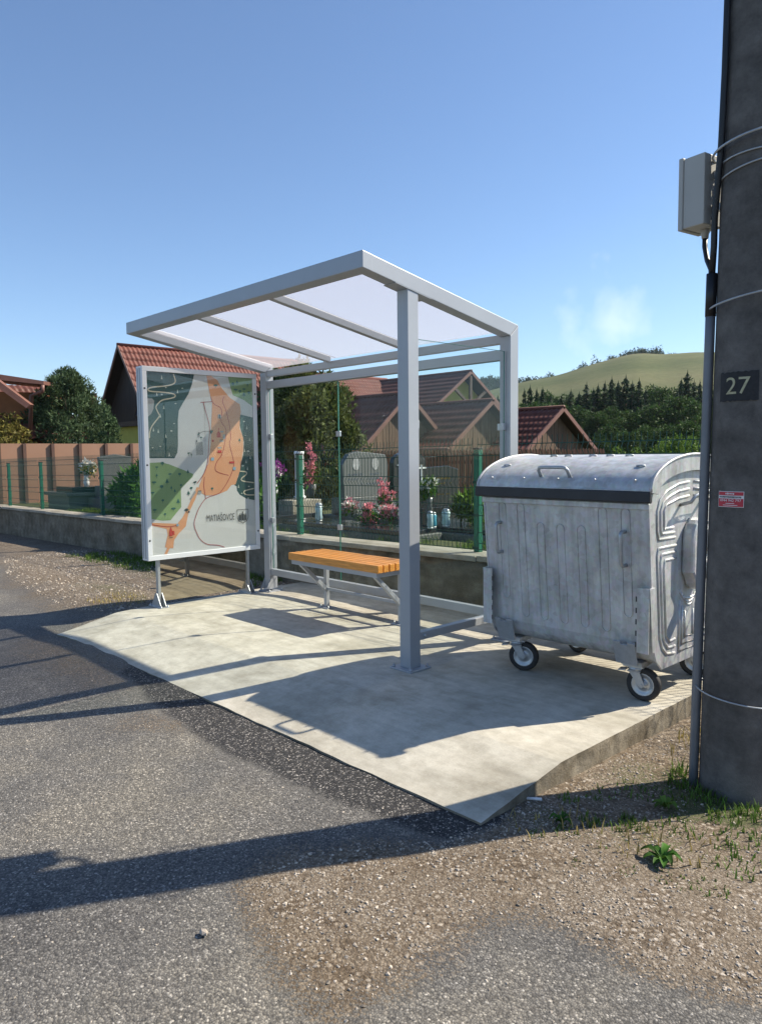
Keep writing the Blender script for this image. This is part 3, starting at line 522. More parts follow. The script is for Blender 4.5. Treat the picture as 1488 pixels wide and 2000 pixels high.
for i, c in enumerate(trees):
    r = random.uniform(.011, .021); k = i % 3
    tp.append(disc(c, r, 9, .75) if k == 0 else [(c[0]-r, c[1]-r*.6), (c[0]+r, c[1]-r*.6), (c[0], c[1]+r*1.6)] if k == 1 else disc(c, r*1.3, 9, .4)); tp.append([(c[0]-.002, c[1]-.028), (c[0]+.002, c[1]-.028), (c[0]+.002, c[1]-.004), (c[0]-.002, c[1]-.004)])
printed('printed_tree', 'darkgreen', tp)
specks = [(-1.131, 2.227), (-1.091, 2.132), (-.967, 2.101), (-.913, 2.134), (-1.12, 1.939), (-.993, 1.981), (-1.159, 1.855), (-1.047, 1.711), (-1.108, 1.661), (-1.17, 1.559), (-1.186, 1.707), (-1.015, 1.784), (-1.236, 1.72), (-1.137, 2.063), (-1.188, 2.067), (-1.25, 1.546), (-1.078, 1.478), (-.206, 1.821), (-.174, 1.756), (-.193, 1.675), (-.207, 1.514), (-.164, 1.506), (-.193, 1.396), (-.237, 1.353), (-.178, 1.322), (-.255, 1.059), (-.143, 1.631), (-.166, 1.129), (-.295, 1.134), (-.179, 1.003), (-.14, 1.439)]
printed('printed_leafy_tree', 'speck', [disc(c, random.uniform(.009, .019), 8, .6) if i % 2 else [(c[0]-.009, c[1]-.016), (c[0]+.009, c[1]-.016), (c[0], c[1]+.024)] for i, c in enumerate(specks)])
def sq(c, w, h): return [(c[0]-w, c[1]-h), (c[0]+w, c[1]-h), (c[0]+w, c[1]+h), (c[0]-w, c[1]+h)]
printed('printed_building', 'mapgrey', [sq((-.455, 1.658), .014, .024), sq((-.501, 1.862), .02, .016), sq((-.756, 1.09), .02, .014), sq((-.485, 1.613), .024, .007), sq((-.744, 1.665), .012, .008), sq((-.48, 1.71), .02, .008), sq((-.51, 1.545), .022, .008)])
printed('printed_church', 'mapred', [[(-.54, 1.65), (-.495, 1.65), (-.495, 1.69), (-.517, 1.72), (-.54, 1.69)], sq((-.512, 1.505), .024, .013), sq((-.369, 1.39), .03, .01), [(-1.105, .672), (-1.07, .672), (-1.07, .715), (-1.088, .765), (-1.105, .715)], sq((-.587, 1.615), .011, .011), sq((-.517, 1.735), .004, .014), sq((-1.062, .70), .012, .02)])
printed('printed_stop', 'mapblue', [sq((-.598, 1.428), .018, .016), sq((-.341, 1.325), .017, .017), disc((-1.013, .775), .014, 12), sq((-.503, 1.88), .012, .008)])
printed('printed_ink', 'ink', [sq((-.774, 1.612), .007, .01), sq((-.61, 1.70), .006, .012), sq((-.60, 1.72), .018, .003), disc((-.745, 1.695), .011, 8, .6), disc((-.91, .925), .016, 8, .7), disc((-.885, .90), .01), sq((-.50, 1.866), .006, .02), sq((-.485, 1.625), .02, .003), disc((-.80, 1.20), .013, 8, .6), sq((-.757, 1.106), .018, .003), sq((-1.09, .655), .02, .003)], lines=[[(-.744, 1.677), (-.728, 1.696), (-.704, 1.706), (-.664, 1.713), (-.6, 1.71)], [(-.88, 1.49), (-.85, 1.495), (-.83, 1.47)]], w=.004)
xt = LAY[0]; LAY[0] += .0005
obj('map_title', text_mb('MATIAŠOVCE', .098, lambda a, b_: (xt, -.522+a*.565, .815+b_), 1.0), 'ink', paper)
cr = [(-.323, .886), (-.185, .886), (-.185, .80), (-.205, .765), (-.254, .741), (-.303, .765), (-.323, .80)]
printed('printed_crest', 'ink', [sq((-.287, .80), .012, .03), sq((-.254, .806), .014, .036), sq((-.221, .80), .012, .03), sq((-.254, .852), .006, .012), sq((-.287, .838), .004, .008), sq((-.221, .838), .004, .008)], lines=[], w=.004)
xt = LAY[0]; mb = MB()
for i in range(len(cr)): mb.ribbon([cr[i], cr[(i+1) % len(cr)]], .006, xt)
obj('printed_shield', mb, 'ink', paper)
obj('mirror_panel', MB().box(-.166, -.158, -1.195, -.20, .022, .444), 'mirror', cl)
obj('mirror_edge', MB().box(-.168, -.156, -1.199, -1.1955, .02, .444).box(-.168, -.156, -.1995, -.196, .02, .444), 'steel', cl)
for y in (-1.215, -.18): obj('upright', MB().box(-.185, -.14, y-.014, y+.014, -.02, .444), 'steel', cl, bevel=.002)
for y in (-1.215, -.18):
    zz = slab_z(-.16, y); f = obj('foot', MB().box(-.29, -.03, y-.05, y+.05, zz+.001, zz+.010).prism([(-.26, zz+.010), (-.06, zz+.010), (-.145, .11), (-.18, .11)], y-.03, y-.024, 'y').prism([(-.26, zz+.010), (-.06, zz+.010), (-.145, .11), (-.18, .11)], y+.024, y+.03, 'y'), 'steel', cl)
    for xx in (-.27, -.05):
        for sy in (-.036, .036): obj('anchor_bolt', MB().lathe([(0, .022), (.006, .022), (.006, .012), (.011, .012), (.011, 0)], (xx, y+sy, zz+.010), 8), 'steel', f, True)
# ------------------------------------------------------------------ waste container
BX, BY = 4.135, -.215
bn = thing('waste_container', 'large galvanised steel waste container on wheels with domed lid beside the shelter', 'waste container', (BX, BY, 0))
HL = .575
def barc(a, hb, zb, n=22): return [(-a*math.cos(math.pi*k/n), zb+hb*math.sin(math.pi*k/n)) for k in range(n+1)]
low = [(-.515, 1.205), (-.435, .36), (-.42, .31), (-.385, .265), (-.33, .24), (.33, .24), (.385, .265), (.42, .31), (.435, .36), (.515, 1.205)]
mb = MB(); n = len(low)
mb.add([(s*HL, *p) for s in (-1, 1) for p in low], [(i, i+1, n+i+1, n+i) for i in range(n-1)])
obj('body', mb, 'galv', bn, True, local=True).data.polygons.foreach_set('use_smooth', [1 < i < 8 for i in range(n-1)])
endp = [(-.52, 1.19), (-.44, .36), (-.40, .265), (-.33, .205), (.33, .205), (.40, .265), (.44, .36), (.52, 1.19)]+[(q[0], q[1]) for q in barc(.49, .145, 1.205, 16)[::-1]]
def rnd(poly): return poly
for s in (-1, 1):
    e = obj('end_plate', MB().prism(endp, s*HL-.006, s*HL+.006), 'galv', bn, local=True, bevel=.004)
    xo = s*(HL+.006); R = MB()
    for k in range(3):
        d = k*.042
        for m_ in (-1, 1):
            R.tube([(xo, m_*q[0], q[1]) for q in [(-.195-d*.3, .966+d*.7), (-.40+d*.9, .966+d*.7), (-.42+d, 1.02), (-.425+d, 1.13), (-.395+d, 1.19-d*.35), (-.31+d*.7, 1.238-d*.8), (-.17, 1.272-d), (-.03, 1.283-d)]], .008, 6)
            R.tube([(xo, m_*q[0], q[1]) for q in [(-.185, .918-d*.9), (-.405+d, .918-d*.9), (-.415+d, .88-d), (-.365+d*.9, .40), (-.335+d*.8, .335+d*.6), (-.28+d*.4, .29+d*.8), (-.175, .278+d)]], .008, 6)
        q_ = .038*k
        R.tube([(xo, *q) for q in [(-.13+q_, .585-q_), (-.13+q_, .275+q_), (.13-q_, .275+q_), (.13-q_, .585-q_)]], .008, 6)
        R.tube([(xo, (.135-.03*k)*math.cos(t), .66-.02*k-(.08)*math.sin(t)) for t in np.linspace(.15, math.pi-.15, 9)], .006, 6)
    obj('pressed_ribs', R, 'galv', e, True, local=True)
# front and back pressed ribs
for s in (-1, 1):
    for k in range(7):
        x = (k-3)*.1445; zt = 1.137 if k in (0, 1, 5, 6) else 1.02; zb_ = .51 if k in (0, 6) else .40; w = .027
        f = lambda z: s*(.436+(z-.36)*.0947+.0005)
        pts = [(x-w, zt-.02), (x-w, zb_+.03)]+[(x-w*math.cos(t), zb_+.03-w*math.sin(t)) for t in np.linspace(.4, math.pi-.4, 6)]+[(x+w, zb_+.03), (x+w, zt-.02)]+[(x+w*math.cos(t), zt-.02+w*math.sin(t)) for t in np.linspace(.4, math.pi-.4, 6)]+[(x-w, zt-.02)]
        obj('pressed_rib', MB().tube([(a, f(z), z) for a, z in pts], .0042, 6, False), 'galv', bn, True, local=True)
# lid: domed sheet with end rings
arc_o = barc(.545, .205, 1.24, 26); arc_i = barc(.455, .125, 1.225, 26); LX = .605
lid = MB(); no = len(arc_o)
lid.add([(sx*LX, *p) for sx in (-1, 1) for p in arc_o], [(i, no+i, no+i+1, i+1) for i in range(no-1)])
lid.add([(sx*(LX-.004), p[0]*.985, p[1]-.008) for sx in (-1, 1) for p in arc_o], [(i, i+1, no+i+1, no+i) for i in range(no-1)])
lido = obj('lid', lid, 'galv', bn, True, local=True)
for s in (-1, 1):
    r = MB(); x = s*(LX+.001); n2 = len(arc_o)
    r.add([(x, *p) for p in arc_o]+[(x, *p) for p in arc_i]+[(x-s*.012, *p) for p in arc_o]+[(x-s*.012, *p) for p in arc_i],
          [(i, i+1, n2+i+1, n2+i) for i in range(n2-1)]+[(2*n2+i, 3*n2+i, 3*n2+i+1, 2*n2+i+1) for i in range(n2-1)]+[(n2+i, n2+i+1, 3*n2+i+1, 3*n2+i) for i in range(n2-1)]+[(i, 2*n2+i, 2*n2+i+1, i+1) for i in range(n2-1)])
    obj('lid_ring', r, 'galv', lido, local=True)
    obj('ring_bead', MB().tube([(s*(LX), *p) for p in arc_o], .009, 6), 'galv', lido, True, local=True)
for y in (-.545,): obj('front_flange', MB().box(-LX, LX, y-.008, y+.004, 1.222, 1.252), 'galv', lido, local=True, bevel=.003)
obj('rubber_strip', MB().prism([(-.562, 1.243), (-.548, 1.247), (-.535, 1.19), (-.545, 1.178), (-.566, 1.185)], -LX-.006, LX+.006), 'black_rubber', bn, local=True, bevel=.004)
for y_ in (-.524, .51): obj('body_rim', MB().box(-HL-.01, HL+.01, y_, y_+.014, 1.14, 1.175), 'galv', bn, local=True, bevel=.004)
def lidz(y): return 1.24+.205*math.sqrt(max(0, 1-(y/.545)**2))
for x in (-.47, -.27, -.16, .02, .14, .27, .47):
    yy = -.40 if abs(x) > .4 else -.16
    obj('lid_dimple', MB().tube([(x-.026, yy, lidz(yy)+.003), (x-.01, yy-.006, lidz(yy-.006)+.007), (x+.01, yy-.006, lidz(yy-.006)+.007), (x+.026, yy, lidz(yy)+.003)], .006, 6), 'galv', lido, True, local=True)
for x in (-.5, -.25, 0, .25, .5): obj('rivet', MB().lathe([(0, .006), (.006, .004), (.008, 0)], (x, -.525, 1.305), 8), 'galv', lido, True, local=True)
def loop(a, b_, out, r=.010):
    a, b_, out = Vector(a), Vector(b_), Vector(out); d = (b_-a); q = [a, a+out*.7, a+out*.95+d*.06, a+out+d*.14, a+out+d*.86, a+out*.95+d*.94, b_+out*.7, b_]; return MB().tube(q, r, 8)
obj('lid_handle', loop((-.135, -.500, lidz(-.5)-.01), (.07, -.500, lidz(-.5)-.01), (0, -.04, .062), .0115), 'steel', lido, True, local=True)
for x in (-.45, .43): obj('side_handle', loop((x, -.497, 1.01), (x, -.478, .815), (0, -.055, 0), .0115), 'steel', bn, True, local=True)
for s in (-1, 1):
    obj('corner_bracket', MB().prism([(-.505, .70), (-.462, .33), (-.44, .33), (-.44, .70)], s*(HL+.012)-.004, s*(HL+.012)+.004).prism([(s*(HL+.012), -.506), (s*(HL-.06), -.506), (s*(HL-.06), -.500), (s*(HL+.012), -.500)], .33, .70, 'z'), 'galv', bn, local=True)
    for k in range(5): obj('bracket_slot', MB().box(s*HL-s*.064-.004, s*HL-s*.064+.004, -.5075, -.5065, .36+k*.065, .39+k*.065), 'darksteel', bn, local=True)
# trunnion housing, pin and rod on both ends
for s in (-1, 1):
    x = s*(HL+.006)
    hp = [(-.115*math.cos(t), .93+.14*math.sin(t)) for t in np.linspace(0, math.pi, 12)]+[(.115, .75)]+[(.08*math.cos(t), .72-.08*math.sin(t)) for t in np.linspace(.2, math.pi-.2, 8)]+[(-.115, .75)]
    t = obj('trunnion_housing', MB().prism(hp, *sorted((x, x+s*.075))), 'galv', bn, local=True, bevel=.018)
    obj('trunnion_pin', MB().lathe([(0, .17), (.034, .17), (.04, .162), (.04, .10), (.058, .10), (.06, .075), (.06, 0)] if s > 0 else [(0, -.17), (.034, -.17), (.04, -.162), (.04, -.10), (.058, -.10), (.06, -.075), (.06, 0)], (x+s*.03, .10, .755), 18, 'x'), 'galv', t, True, local=True)
    obj('hinge_lug', MB().prism([(.03, 1.0), (.16, 1.0), (.16, .97), (.09, .86), (.03, .90)], *sorted((x+s*.076, x+s*.10))), 'steel', t, local=True, bevel=.003)
    obj('lift_rod', MB().tube([(x, -.14, 1.15), (x+s*.07, -.15, 1.17), (x+s*.085, -.13, 1.205), (x+s*.085, .0, 1.225), (x+s*.085, .16, 1.228), (x+s*.05, .19, 1.228), (x, .19, 1.225)], .011, 8), 'steel', bn, True, local=True)
# castors
def castor(cx, cy, ang, plate):
    r = obj('castor', MB().box(-.06, .06, -.055, .055, .205, .213).lathe([(0, .205), (.04, .205), (.045, .19), (.04, .176), (0, .176)], (0, 0, 0), 14), 'steel', bn, local=True)
    r.location = (cx, cy, 0); r.rotation_euler = (0, 0, ang)
    fk = MB()
    for s in (-1, 1): fk.prism([(-.035, .178), (.03, .178), (.062, .10), (.045, .082), (.028, .092)], s*.036-.003, s*.036+.003, 'y')
    fk.box(-.04, .035, -.039, .039, .172, .180); fk.tube([(.045, -.045, .10), (.045, .045, .10)], .009, 8); obj('fork', fk, 'steel', r, local=True)
    w = obj('tyre', MB().lathe([(.066, -.02), (.085, -.024), (.096, -.019), (.1, -.008), (.1, .008), (.096, .019), (.085, .024), (.066, .02), (.066, -.02)], (.045, 0, .10), 26, 'y'), 'tyre', r, True, local=True)
    rm = MB().lathe([(.067, -.021), (.062, -.022), (.05, -.012), (.024, -.010), (.022, -.028), (0, -.028)], (.045, 0, .10), 20, 'y').lathe([(.067, .021), (.062, .022), (.05, .012), (.024, .010), (.022, .028), (0, .028)], (.045, 0, .10), 20, 'y')
    obj('rim', rm, 'steel', r, True, local=True)
    if plate: obj('brake_lever', MB().prism([(-.10, .165), (-.055, .172), (-.055, .18), (-.10, .173)], -.03, .03, 'y'), 'steel', r, local=True)
castor(-.43, -.34, math.radians(24), 1); castor(.43, -.34, math.radians(8), 1); castor(.43, .34, math.radians(30), 0); castor(-.43, .34, math.radians(-15), 0)
for sx in (-1, 1):
    for sy in (-1, 1): obj('castor_bracket', MB().box(sx*.43-.065, sx*.43+.065, sy*.34-.06, sy*.34+.06, .2135, .24), 'galv', bn, local=True)
    obj('pedal_plate', MB().prism([(-.455, .235), (-.448, .235), (-.488, .375), (-.495, .37)], sx*.43-.068, sx*.43-.022).prism([(-.455, .235), (-.448, .235), (-.488, .375), (-.495, .37)], sx*.43+.022, sx*.43+.068).prism([(-.455, .235), (-.448, .235), (-.484, .36), (-.491, .355)], sx*.43-.022, sx*.43+.022), 'steel', bn, local=True)
# ------------------------------------------------------------------ utility pole
PC = (5.36, -1.075); PB = zg(*PC)
def pr(z): return .172-.0125*(z-PB)
po = thing('utility_pole', 'thick weathered concrete utility pole beside the slab, painted with the number 27', 'utility pole', (PC[0], PC[1], PB))
mb = MB(); segs = 40; zs = np.concatenate([np.linspace(PB-.4, PB+4, 34), np.linspace(PB+4.3, PB+8.5, 14)])
mb.grid([[(PC[0]+(pr(z)+.0025*nz2(t*3, z, 3))*math.cos(t), PC[1]+(pr(z)+.0025*nz2(t*3, z, 3))*math.sin(t), z) for z in zs] for t in np.linspace(0, 2*math.pi, segs+1)])
mb.add([(PC[0]+pr(PB+8.5)*math.cos(t), PC[1]+pr(PB+8.5)*math.sin(t), PB+8.5) for t in np.linspace(0, 2*math.pi, segs, False)], [tuple(range(segs))])
obj('shaft', mb, 'pole', po, True)
A0 = math.atan2(CP[1]-PC[1], CP[0]-PC[0])                 # the side of the pole towards the road
def on(ang, z, off): return (PC[0]+(pr(z)+off)*math.cos(A0+ang), PC[1]+(pr(z)+off)*math.sin(A0+ang), z)
def patch(a0, a1, z0, z1, off, na=10, nb=4, wob=0):
    return MB().grid([[on(a0+(a1-a0)*i/na, z0+(z1-z0)*j/nb+(wob*nz2(i, j, .9) if j in (0, nb) else 0), off) for j in range(nb+1)] for i in range(na+1)])
obj('number_patch', patch(-.86, .24, 1.68, 1.805, .004, 16, wob=.008), 'black_print', po)
obj('number', text_mb('27', .105, lambda a, b_: on(-.32+a/.16, 1.742+b_, .0062), 1.05), 'number_print', po)
st = obj('sticker', patch(-.78, -.06, 1.215, 1.285, .004), 'white_print', po)
obj('sticker_field', patch(-.765, -.075, 1.267, 1.2825, .0052, 10, 1), 'red_print', st); obj('sticker_field', patch(-.765, -.075, 1.2175, 1.253, .0052, 10, 1), 'red_print', st)
for z_, h_, a0_, a1_, n_, m_ in ((1.275, .0045, -.55, -.30, 6, 'white_print'), (1.260, .0035, -.73, -.12, 17, 'black_print')):       # two lines too small to read
    for k in range(n_):
        a_ = a0_+(a1_-a0_)*k/n_; obj('sticker_mark', patch(a_, a_+(a1_-a0_)/n_*.66, z_-h_*random.uniform(.6, 1), z_+h_*random.uniform(.6, 1), .0064, 1, 1), m_, st)
for s_, z_, h_, m_ in (('0944 942 797', 1.2445, .0165, 'white_print'),):
    obj('sticker_text', text_mb(s_, h_, lambda a, b_: on(-.42+a/.157, z_+b_, .0064), 1.0), m_, st)
for z_, w_ in ((1.232, .06), (1.224, .10)): obj('sticker_line', patch(-.42-w_*2, -.42+w_*2, z_-.0012, z_+.0012, .0064, 6, 1), 'white_print', st)
AL = -math.pi/2+.12                                        # left flank
def pline(zs_, ang, off): return [on(ang if not callable(ang) else ang(z), z, off) for z in zs_]
obj('conduit', MB().tube(pline(np.linspace(PB-.1, 2.13, 12), AL, .024), .0215, 10), 'conduit', po, True)
obj('conduit_cap', MB().tube(pline([2.07, 2.26], AL, .024), .0235, 10), 'cable', po, True)
obj('cable', MB().tube([on(AL, 2.25, .024), on(AL, 2.38, .02), on(AL+.05, 2.5, .022), on(AL+.22, 2.65, .02), on(AL+.34, 2.8, .018), on(AL+.40, 3.1, .018), on(AL+.40, 5.2, .018)], .015, 8), 'cable', po, True)
ob = math.radians(171); OX = Vector((math.cos(ob), math.sin(ob), 0)); OY = Vector((-math.sin(ob), math.cos(ob), 0))
bc = Vector((PC[0], PC[1], 0))+OX*(pr(2.63)+.03)
def obox(name, m, a0, a1, b0, b1, z0, z1, par, bev=.004):
    mb = MB().box(a0, a1, b0, b1, z0, z1); mb.v = [tuple(Vector((bc.x, bc.y, 0))+OX*p[0]+OY*p[1]+Vector((0, 0, p[2]))) for p in mb.v]; return obj(name, mb, m, par, bevel=bev)
jb = obox('junction_box', 'grey_box', 0, .105, -.03, .12, 2.487, 2.80, po)
obox('box_lid', 'grey_box', .1055, .128, -.036, .126, 2.481, 2.806, jb); obox('hinge', 'grey_box', .129, .14, .02, .04, 2.62, 2.67, jb, 0)
obox('mounting_rail', 'steel', -.035, -.001, .02, .05, 2.70, 2.73, jb, 0); obox('mounting_rail', 'steel', -.035, -.001, .02, .05, 2.55, 2.58, jb, 0)
gb = bc+OX*.055+OY*.02
obj('cable_gland', MB().lathe([(.021, 0), (.021, -.012), (.017, -.02), (.015, -.04), (0, -.04)], (gb.x, gb.y, 2.487), 12), 'grey_box', jb, True)
obj('box_cable', MB().tube([(gb.x, gb.y, 2.455), (gb.x, gb.y, 2.41), tuple(Vector((gb.x, gb.y, 2.34))*.6+Vector(on(AL, 2.34, .03))*.4), on(AL, 2.28, .028), on(AL, 2.22, .024)], .0125, 8), 'cable', po, True)
def ring(z, tilt, off, r, a0=-math.pi, a1=math.pi):
    return MB().tube([on(a, z+tilt*math.sin(a), off) for a in np.linspace(a0, a1, 40)], r, 6)
for z_, t_, o_, r_ in ((2.80, .03, .037, .0055), (2.735, .012, .006, .004), (2.685, .03, .006, .004), (2.13, .03, .030, .0045), (.345, -.02, .030, .0035)): obj('binding_wire', ring(z_, t_, o_, r_), 'wire', po, True)
# ------------------------------------------------------------------ churchyard fence
fe = thing('mesh_fence', 'green welded wire mesh fence standing on the churchyard wall', 'fence', (0, .86, .5))
FX = [-14.2, -11.6, -9.5, -6.43, -3.5, -.58, 2.2, 5.0, 7.8]
for x in FX:
    z0 = wtop(x); zt = z0+.965
    p = obj('fence_post', MB().box(x-.032, x+.032, .83, .89, z0, zt), 'green_paint', fe, bevel=.006)
    obj('post_cap', MB().box(x-.035, x+.035, .827, .893, zt, zt+.018), M['cable'], p, bevel=.004)
    for k in (.04, .35, .66, .92): obj('panel_clip', MB().box(x-.037, x+.037, .822, .8295, z0+k-.012, z0+k+.012), 'green_wire', p)
folds = (.14, .40, .66, .96)
def wy(h):
    d = 0
    for f in folds:
        t = abs(h-f)/.05
        if t < 1: d = .028*(1-t)
    return .815-d
for i in range(len(FX)-1):
    a, b_ = FX[i]+.034, FX[i+1]-.034; w = MB(); hs = [.03, .09, .14, .19, .35, .40, .45, .61, .66, .71, .91, .96, 1.01, 1.075]; n_ = int((b_-a)/.05); zo = lambda x: wtop(x)
    far_ = a < -7
    for k in range(n_+1):
        x = a+(b_-a)*k/n_
        w.tube([(x, wy(h), zo(x)+h) for h in hs], .0034, 4, False)
    for h in (.03, .09, .19, .35, .45, .61, .71, .91, 1.01): w.tube([(a, wy(h)-.004, zo(a)+h), (b_, wy(h)-.004, zo(b_)+h)], .0038, 4, False)
    obj('mesh_panel', w, 'green_wire', fe)
# ------------------------------------------------------------------ foliage
def leaves(name, centers, radii, n, size, m, parent, aspect=1.6, up=.0, shell=.55, drop=0):
    C = np.array(centers, float); R = np.array(radii, float)
    if R.ndim == 1: R = np.repeat(R[:, None], 3, 1)
    wgt = R.prod(1)**.66; idx = rng.choice(len(C), n, p=wgt/wgt.sum())
    d = rng.normal(size=(n, 3)); d /= np.linalg.norm(d, axis=1)[:, None]; rad = shell+(1-shell)*rng.random(n)**.6; rad *= 1+.12*rng.normal(size=n)
    P = C[idx]+d*R[idx]*rad[:, None]; t = rng.normal(size=(n, 3))*.8+d*.7; t[:, 2] += up; t /= np.linalg.norm(t, axis=1)[:, None]
    s = np.cross(t, rng.normal(size=(n, 3))); s /= np.linalg.norm(s, axis=1)[:, None]; L_ = size*(.6+.8*rng.random(n))[:, None]
    a = P-s*L_*.5/aspect; b_ = P+t*L_*.45-s*L_*.1; c = P+t*L_; e = P+s*L_*.5/aspect+t*L_*.1
    V = np.stack([a, e, c, b_], 1).reshape(-1, 3)
    o_ = np.array(root_loc(parent)) if parent is not None else 0
    V = V-o_; me = bpy.data.meshes.new(name); me.vertices.add(4*n); me.vertices.foreach_set('co', V.ravel())
    me.loops.add(4*n); me.loops.foreach_set('vertex_index', np.arange(4*n)); me.polygons.add(n); me.polygons.foreach_set('loop_start', np.arange(0, 4*n, 4)); me.update(calc_edges=True)
    me.materials.append(M[m]); o = bpy.data.objects.new(name, me); COL.objects.link(o); o.parent = parent; return o
def clumps(n, cx, cy, z0, z1, rx, profile, size, jitter=.25):
    """clump centres spread over a crown outline; profile(t) gives relative radius at height t"""
    C, R = [], []
    for k in range(n):
        t = random.random(); a = random.uniform(0, 2*math.pi); r = rx*profile(t)*math.sqrt(random.uniform(.25, 1)); C.append((cx+r*math.cos(a), cy+r*math.sin(a), z0+t*(z1-z0)))
        q = size*random.uniform(1-jitter, 1+jitter)*(.6+.5*profile(t)); R.append((q, q, q*1.15))
    return C, R
def tree(name, label, loc, h, rx, profile, ncl, csize, nleaf, lsize, m, trunk_r=.12, group=None, z_lo=.08, up=.3, aspect=1.6):
    t = thing(name, label, 'tree' if 'bush' not in name and 'shrub' not in name else 'bush', loc, group); x, y, z = loc
    tk = MB().tube([(x, y, z-.1), (x+.03*h*.1, y, z+h*.3), (x, y+.02, z+h*.62), (x, y, z+h*.85)], [trunk_r, trunk_r*.8, trunk_r*.5, trunk_r*.15], 8)
    for k in range(6):
        a = random.uniform(0, 6.28); zz = z+h*random.uniform(.15, .6); r = rx*.6; tk.tube([(x, y, zz), (x+r*.5*math.cos(a), y+r*.5*math.sin(a), zz+.1*h), (x+r*math.cos(a), y+r*math.sin(a), zz+.16*h)], [trunk_r*.35, trunk_r*.22, trunk_r*.08], 5)
    obj('trunk', tk, 'bark', t, True)
    C, R = clumps(ncl, x, y, z+h*z_lo, z+h*.97, rx, profile, csize)
    leaves('crown', C, R, nleaf, lsize, m, t, up=up, aspect=aspect); return t
cone = lambda t: max(.04, (1-t)**.85); egg = lambda t: max(.08, math.sin(math.pi*min(1, .12+t*.86))**.75*(1.08-.45*t)); ball = lambda t: max(.15, math.sin(math.pi*(.1+.82*t)))
p = at(132, 800, 26); gzj = zg(p[0], p[1])
tree('juniper_tree', 'bushy blue green conical juniper behind the brown sheet fence', (p[0], p[1], gzj), at(130, 722, 26)[2]-gzj, 2.15, lambda t: max(.05, (1-t)**.62), 190, .30, 50000, .10, 'juniper_blue', up=.8, aspect=2.4)
p = at(212, 850, 24.5); tree('young_juniper', 'small slim juniper beside the dark gabled house', (p[0], p[1], zg(p[0], p[1])), at(215, 805, 24.5)[2]-zg(p[0], p[1]), .42, lambda t: max(.1, (1-t)**.5), 30, .17, 4000, .10, 'juniper', up=.6)
p = at(12, 850, 24.8); tree('yellow_bush', 'yellowing leafy bush above the brown sheet fence', (p[0], p[1], zg(p[0], p[1])), at(5, 806, 24.8)[2]-zg(p[0], p[1]), .75, ball, 40, .24, 4500, .11, 'yellow_leaf', z_lo=.2, up=-.2)
p = at(608, 850, 15.2); gzj = zg(p[0], p[1]); tree('thuja_tree', 'tall olive green thuja tree behind the graves', (p[0], p[1], gzj), at(590, 712, 15.2)[2]-gzj, .98, lambda t: max(.18, math.sin(math.pi*min(1, .22+t*.70))), 110, .26, 26000, .10, 'thuja', up=.7)
p = at(545, 850, 16.4); gzj = zg(p[0], p[1]); tree('thuja_tree', 'dark green thuja tree behind the left shelter post', (p[0], p[1], gzj), at(545, 728, 16.4)[2]-gzj, .62, lambda t: max(.15, math.sin(math.pi*min(1, .25+t*.68))), 60, .24, 12000, .10, 'juniper', up=.7)
# forest below the hill: a few master trees, then copies
def forest_tree(name, kind):
    t = thing(name, '', 'tree', (0, 0, 0)); h = 10
    obj('trunk', MB().tube([(0, 0, -.5), (.05, 0, 4), (0, .05, 9)], [.2, .14, .03], 6), 'bark', t, True)
    C, R = [], []
    if kind == 'spruce':
        V, F = [], []
        for k in range(24):
            z = .9+k*.375; r = 2.0*(1-z/10.15)**.92+.06
            for j in range(13 if k < 16 else 8):
                a = random.uniform(0, 6.28); q = r*random.uniform(.62, 1.12); w = .16+.20*q; c_, s_ = math.cos(a), math.sin(a); zz = z+random.uniform(-.2, .2); dr = q*random.uniform(.15, .38)
                for sd_, up_ in ((-1, .0), (1, .06)):
                    i = len(V); V += [(.1*c_, .1*s_, zz+.1), (q*.55*c_-s_*w*sd_, q*.55*s_+c_*w*sd_, zz-dr*.5-.08), (q*c_, q*s_, zz-dr+.1*q), (q*.5*c_, q*.5*s_, zz-dr*.35+up_+.1)]; F += [(i, i+1, i+2, i+3)]
        V += [(-.10, 0, 9.2), (.10, 0, 9.2), (0, 0, 10.1), (0, -.10, 9.2), (0, .10, 9.2), (0, 0, 10.1)]; F += [(len(V)-6, len(V)-5, len(V)-4), (len(V)-3, len(V)-2, len(V)-1)]
        mb = MB(); mb.v = V; mb.f = F; obj('branches', mb, 'spruce', t, local=True)
        for k in range(16):
            z = 1.0+k*.55; r = 1.9*(1-z/10.2)**.9
            for j in range(8): a = random.uniform(0, 6.28); q = r*random.uniform(.35, .95); C.append((q*math.cos(a), q*math.sin(a), z-q*.25)); R.append((.12+.18*r, .12+.18*r, .10+.06*r))
        leaves('crown', C, R, 4200, .24, 'spruce', t, up=-.2, aspect=2.4)
    else:
        C, R = clumps(46, 0, 0, 2.0, 9.4, 3.4, egg, .95); leaves('crown', C, R, 8000, .27, kind, t, up=0, aspect=1.4)
    return t
SP = [forest_tree('spruce_tree', 'spruce') for _ in range(3)]; BL = [forest_tree('broadleaf_tree', 'broadleaf') for _ in range(3)]; BR = [forest_tree('bright_tree', 'bright_leaf') for _ in range(2)]
used = set()
def plant(pool, u, vtop, D, label, group, wide=1.0, name=None):
    src = random.choice(pool); t = src if src.name not in used else copy_tree(src); used.add(src.name)
    p = at(u, 860, D); zb = -3.0; h = at(u, vtop, D)[2]-zb; s = h/10; t.location = (p[0], p[1], zb); t.scale = (s*wide, s*wide, s); t.rotation_euler = (0, 0, random.uniform(0, 6.28))
    tag(t, label, 'tree', group); return t
def z1(x, y): return 920+x*.3226, 640+y*.3226
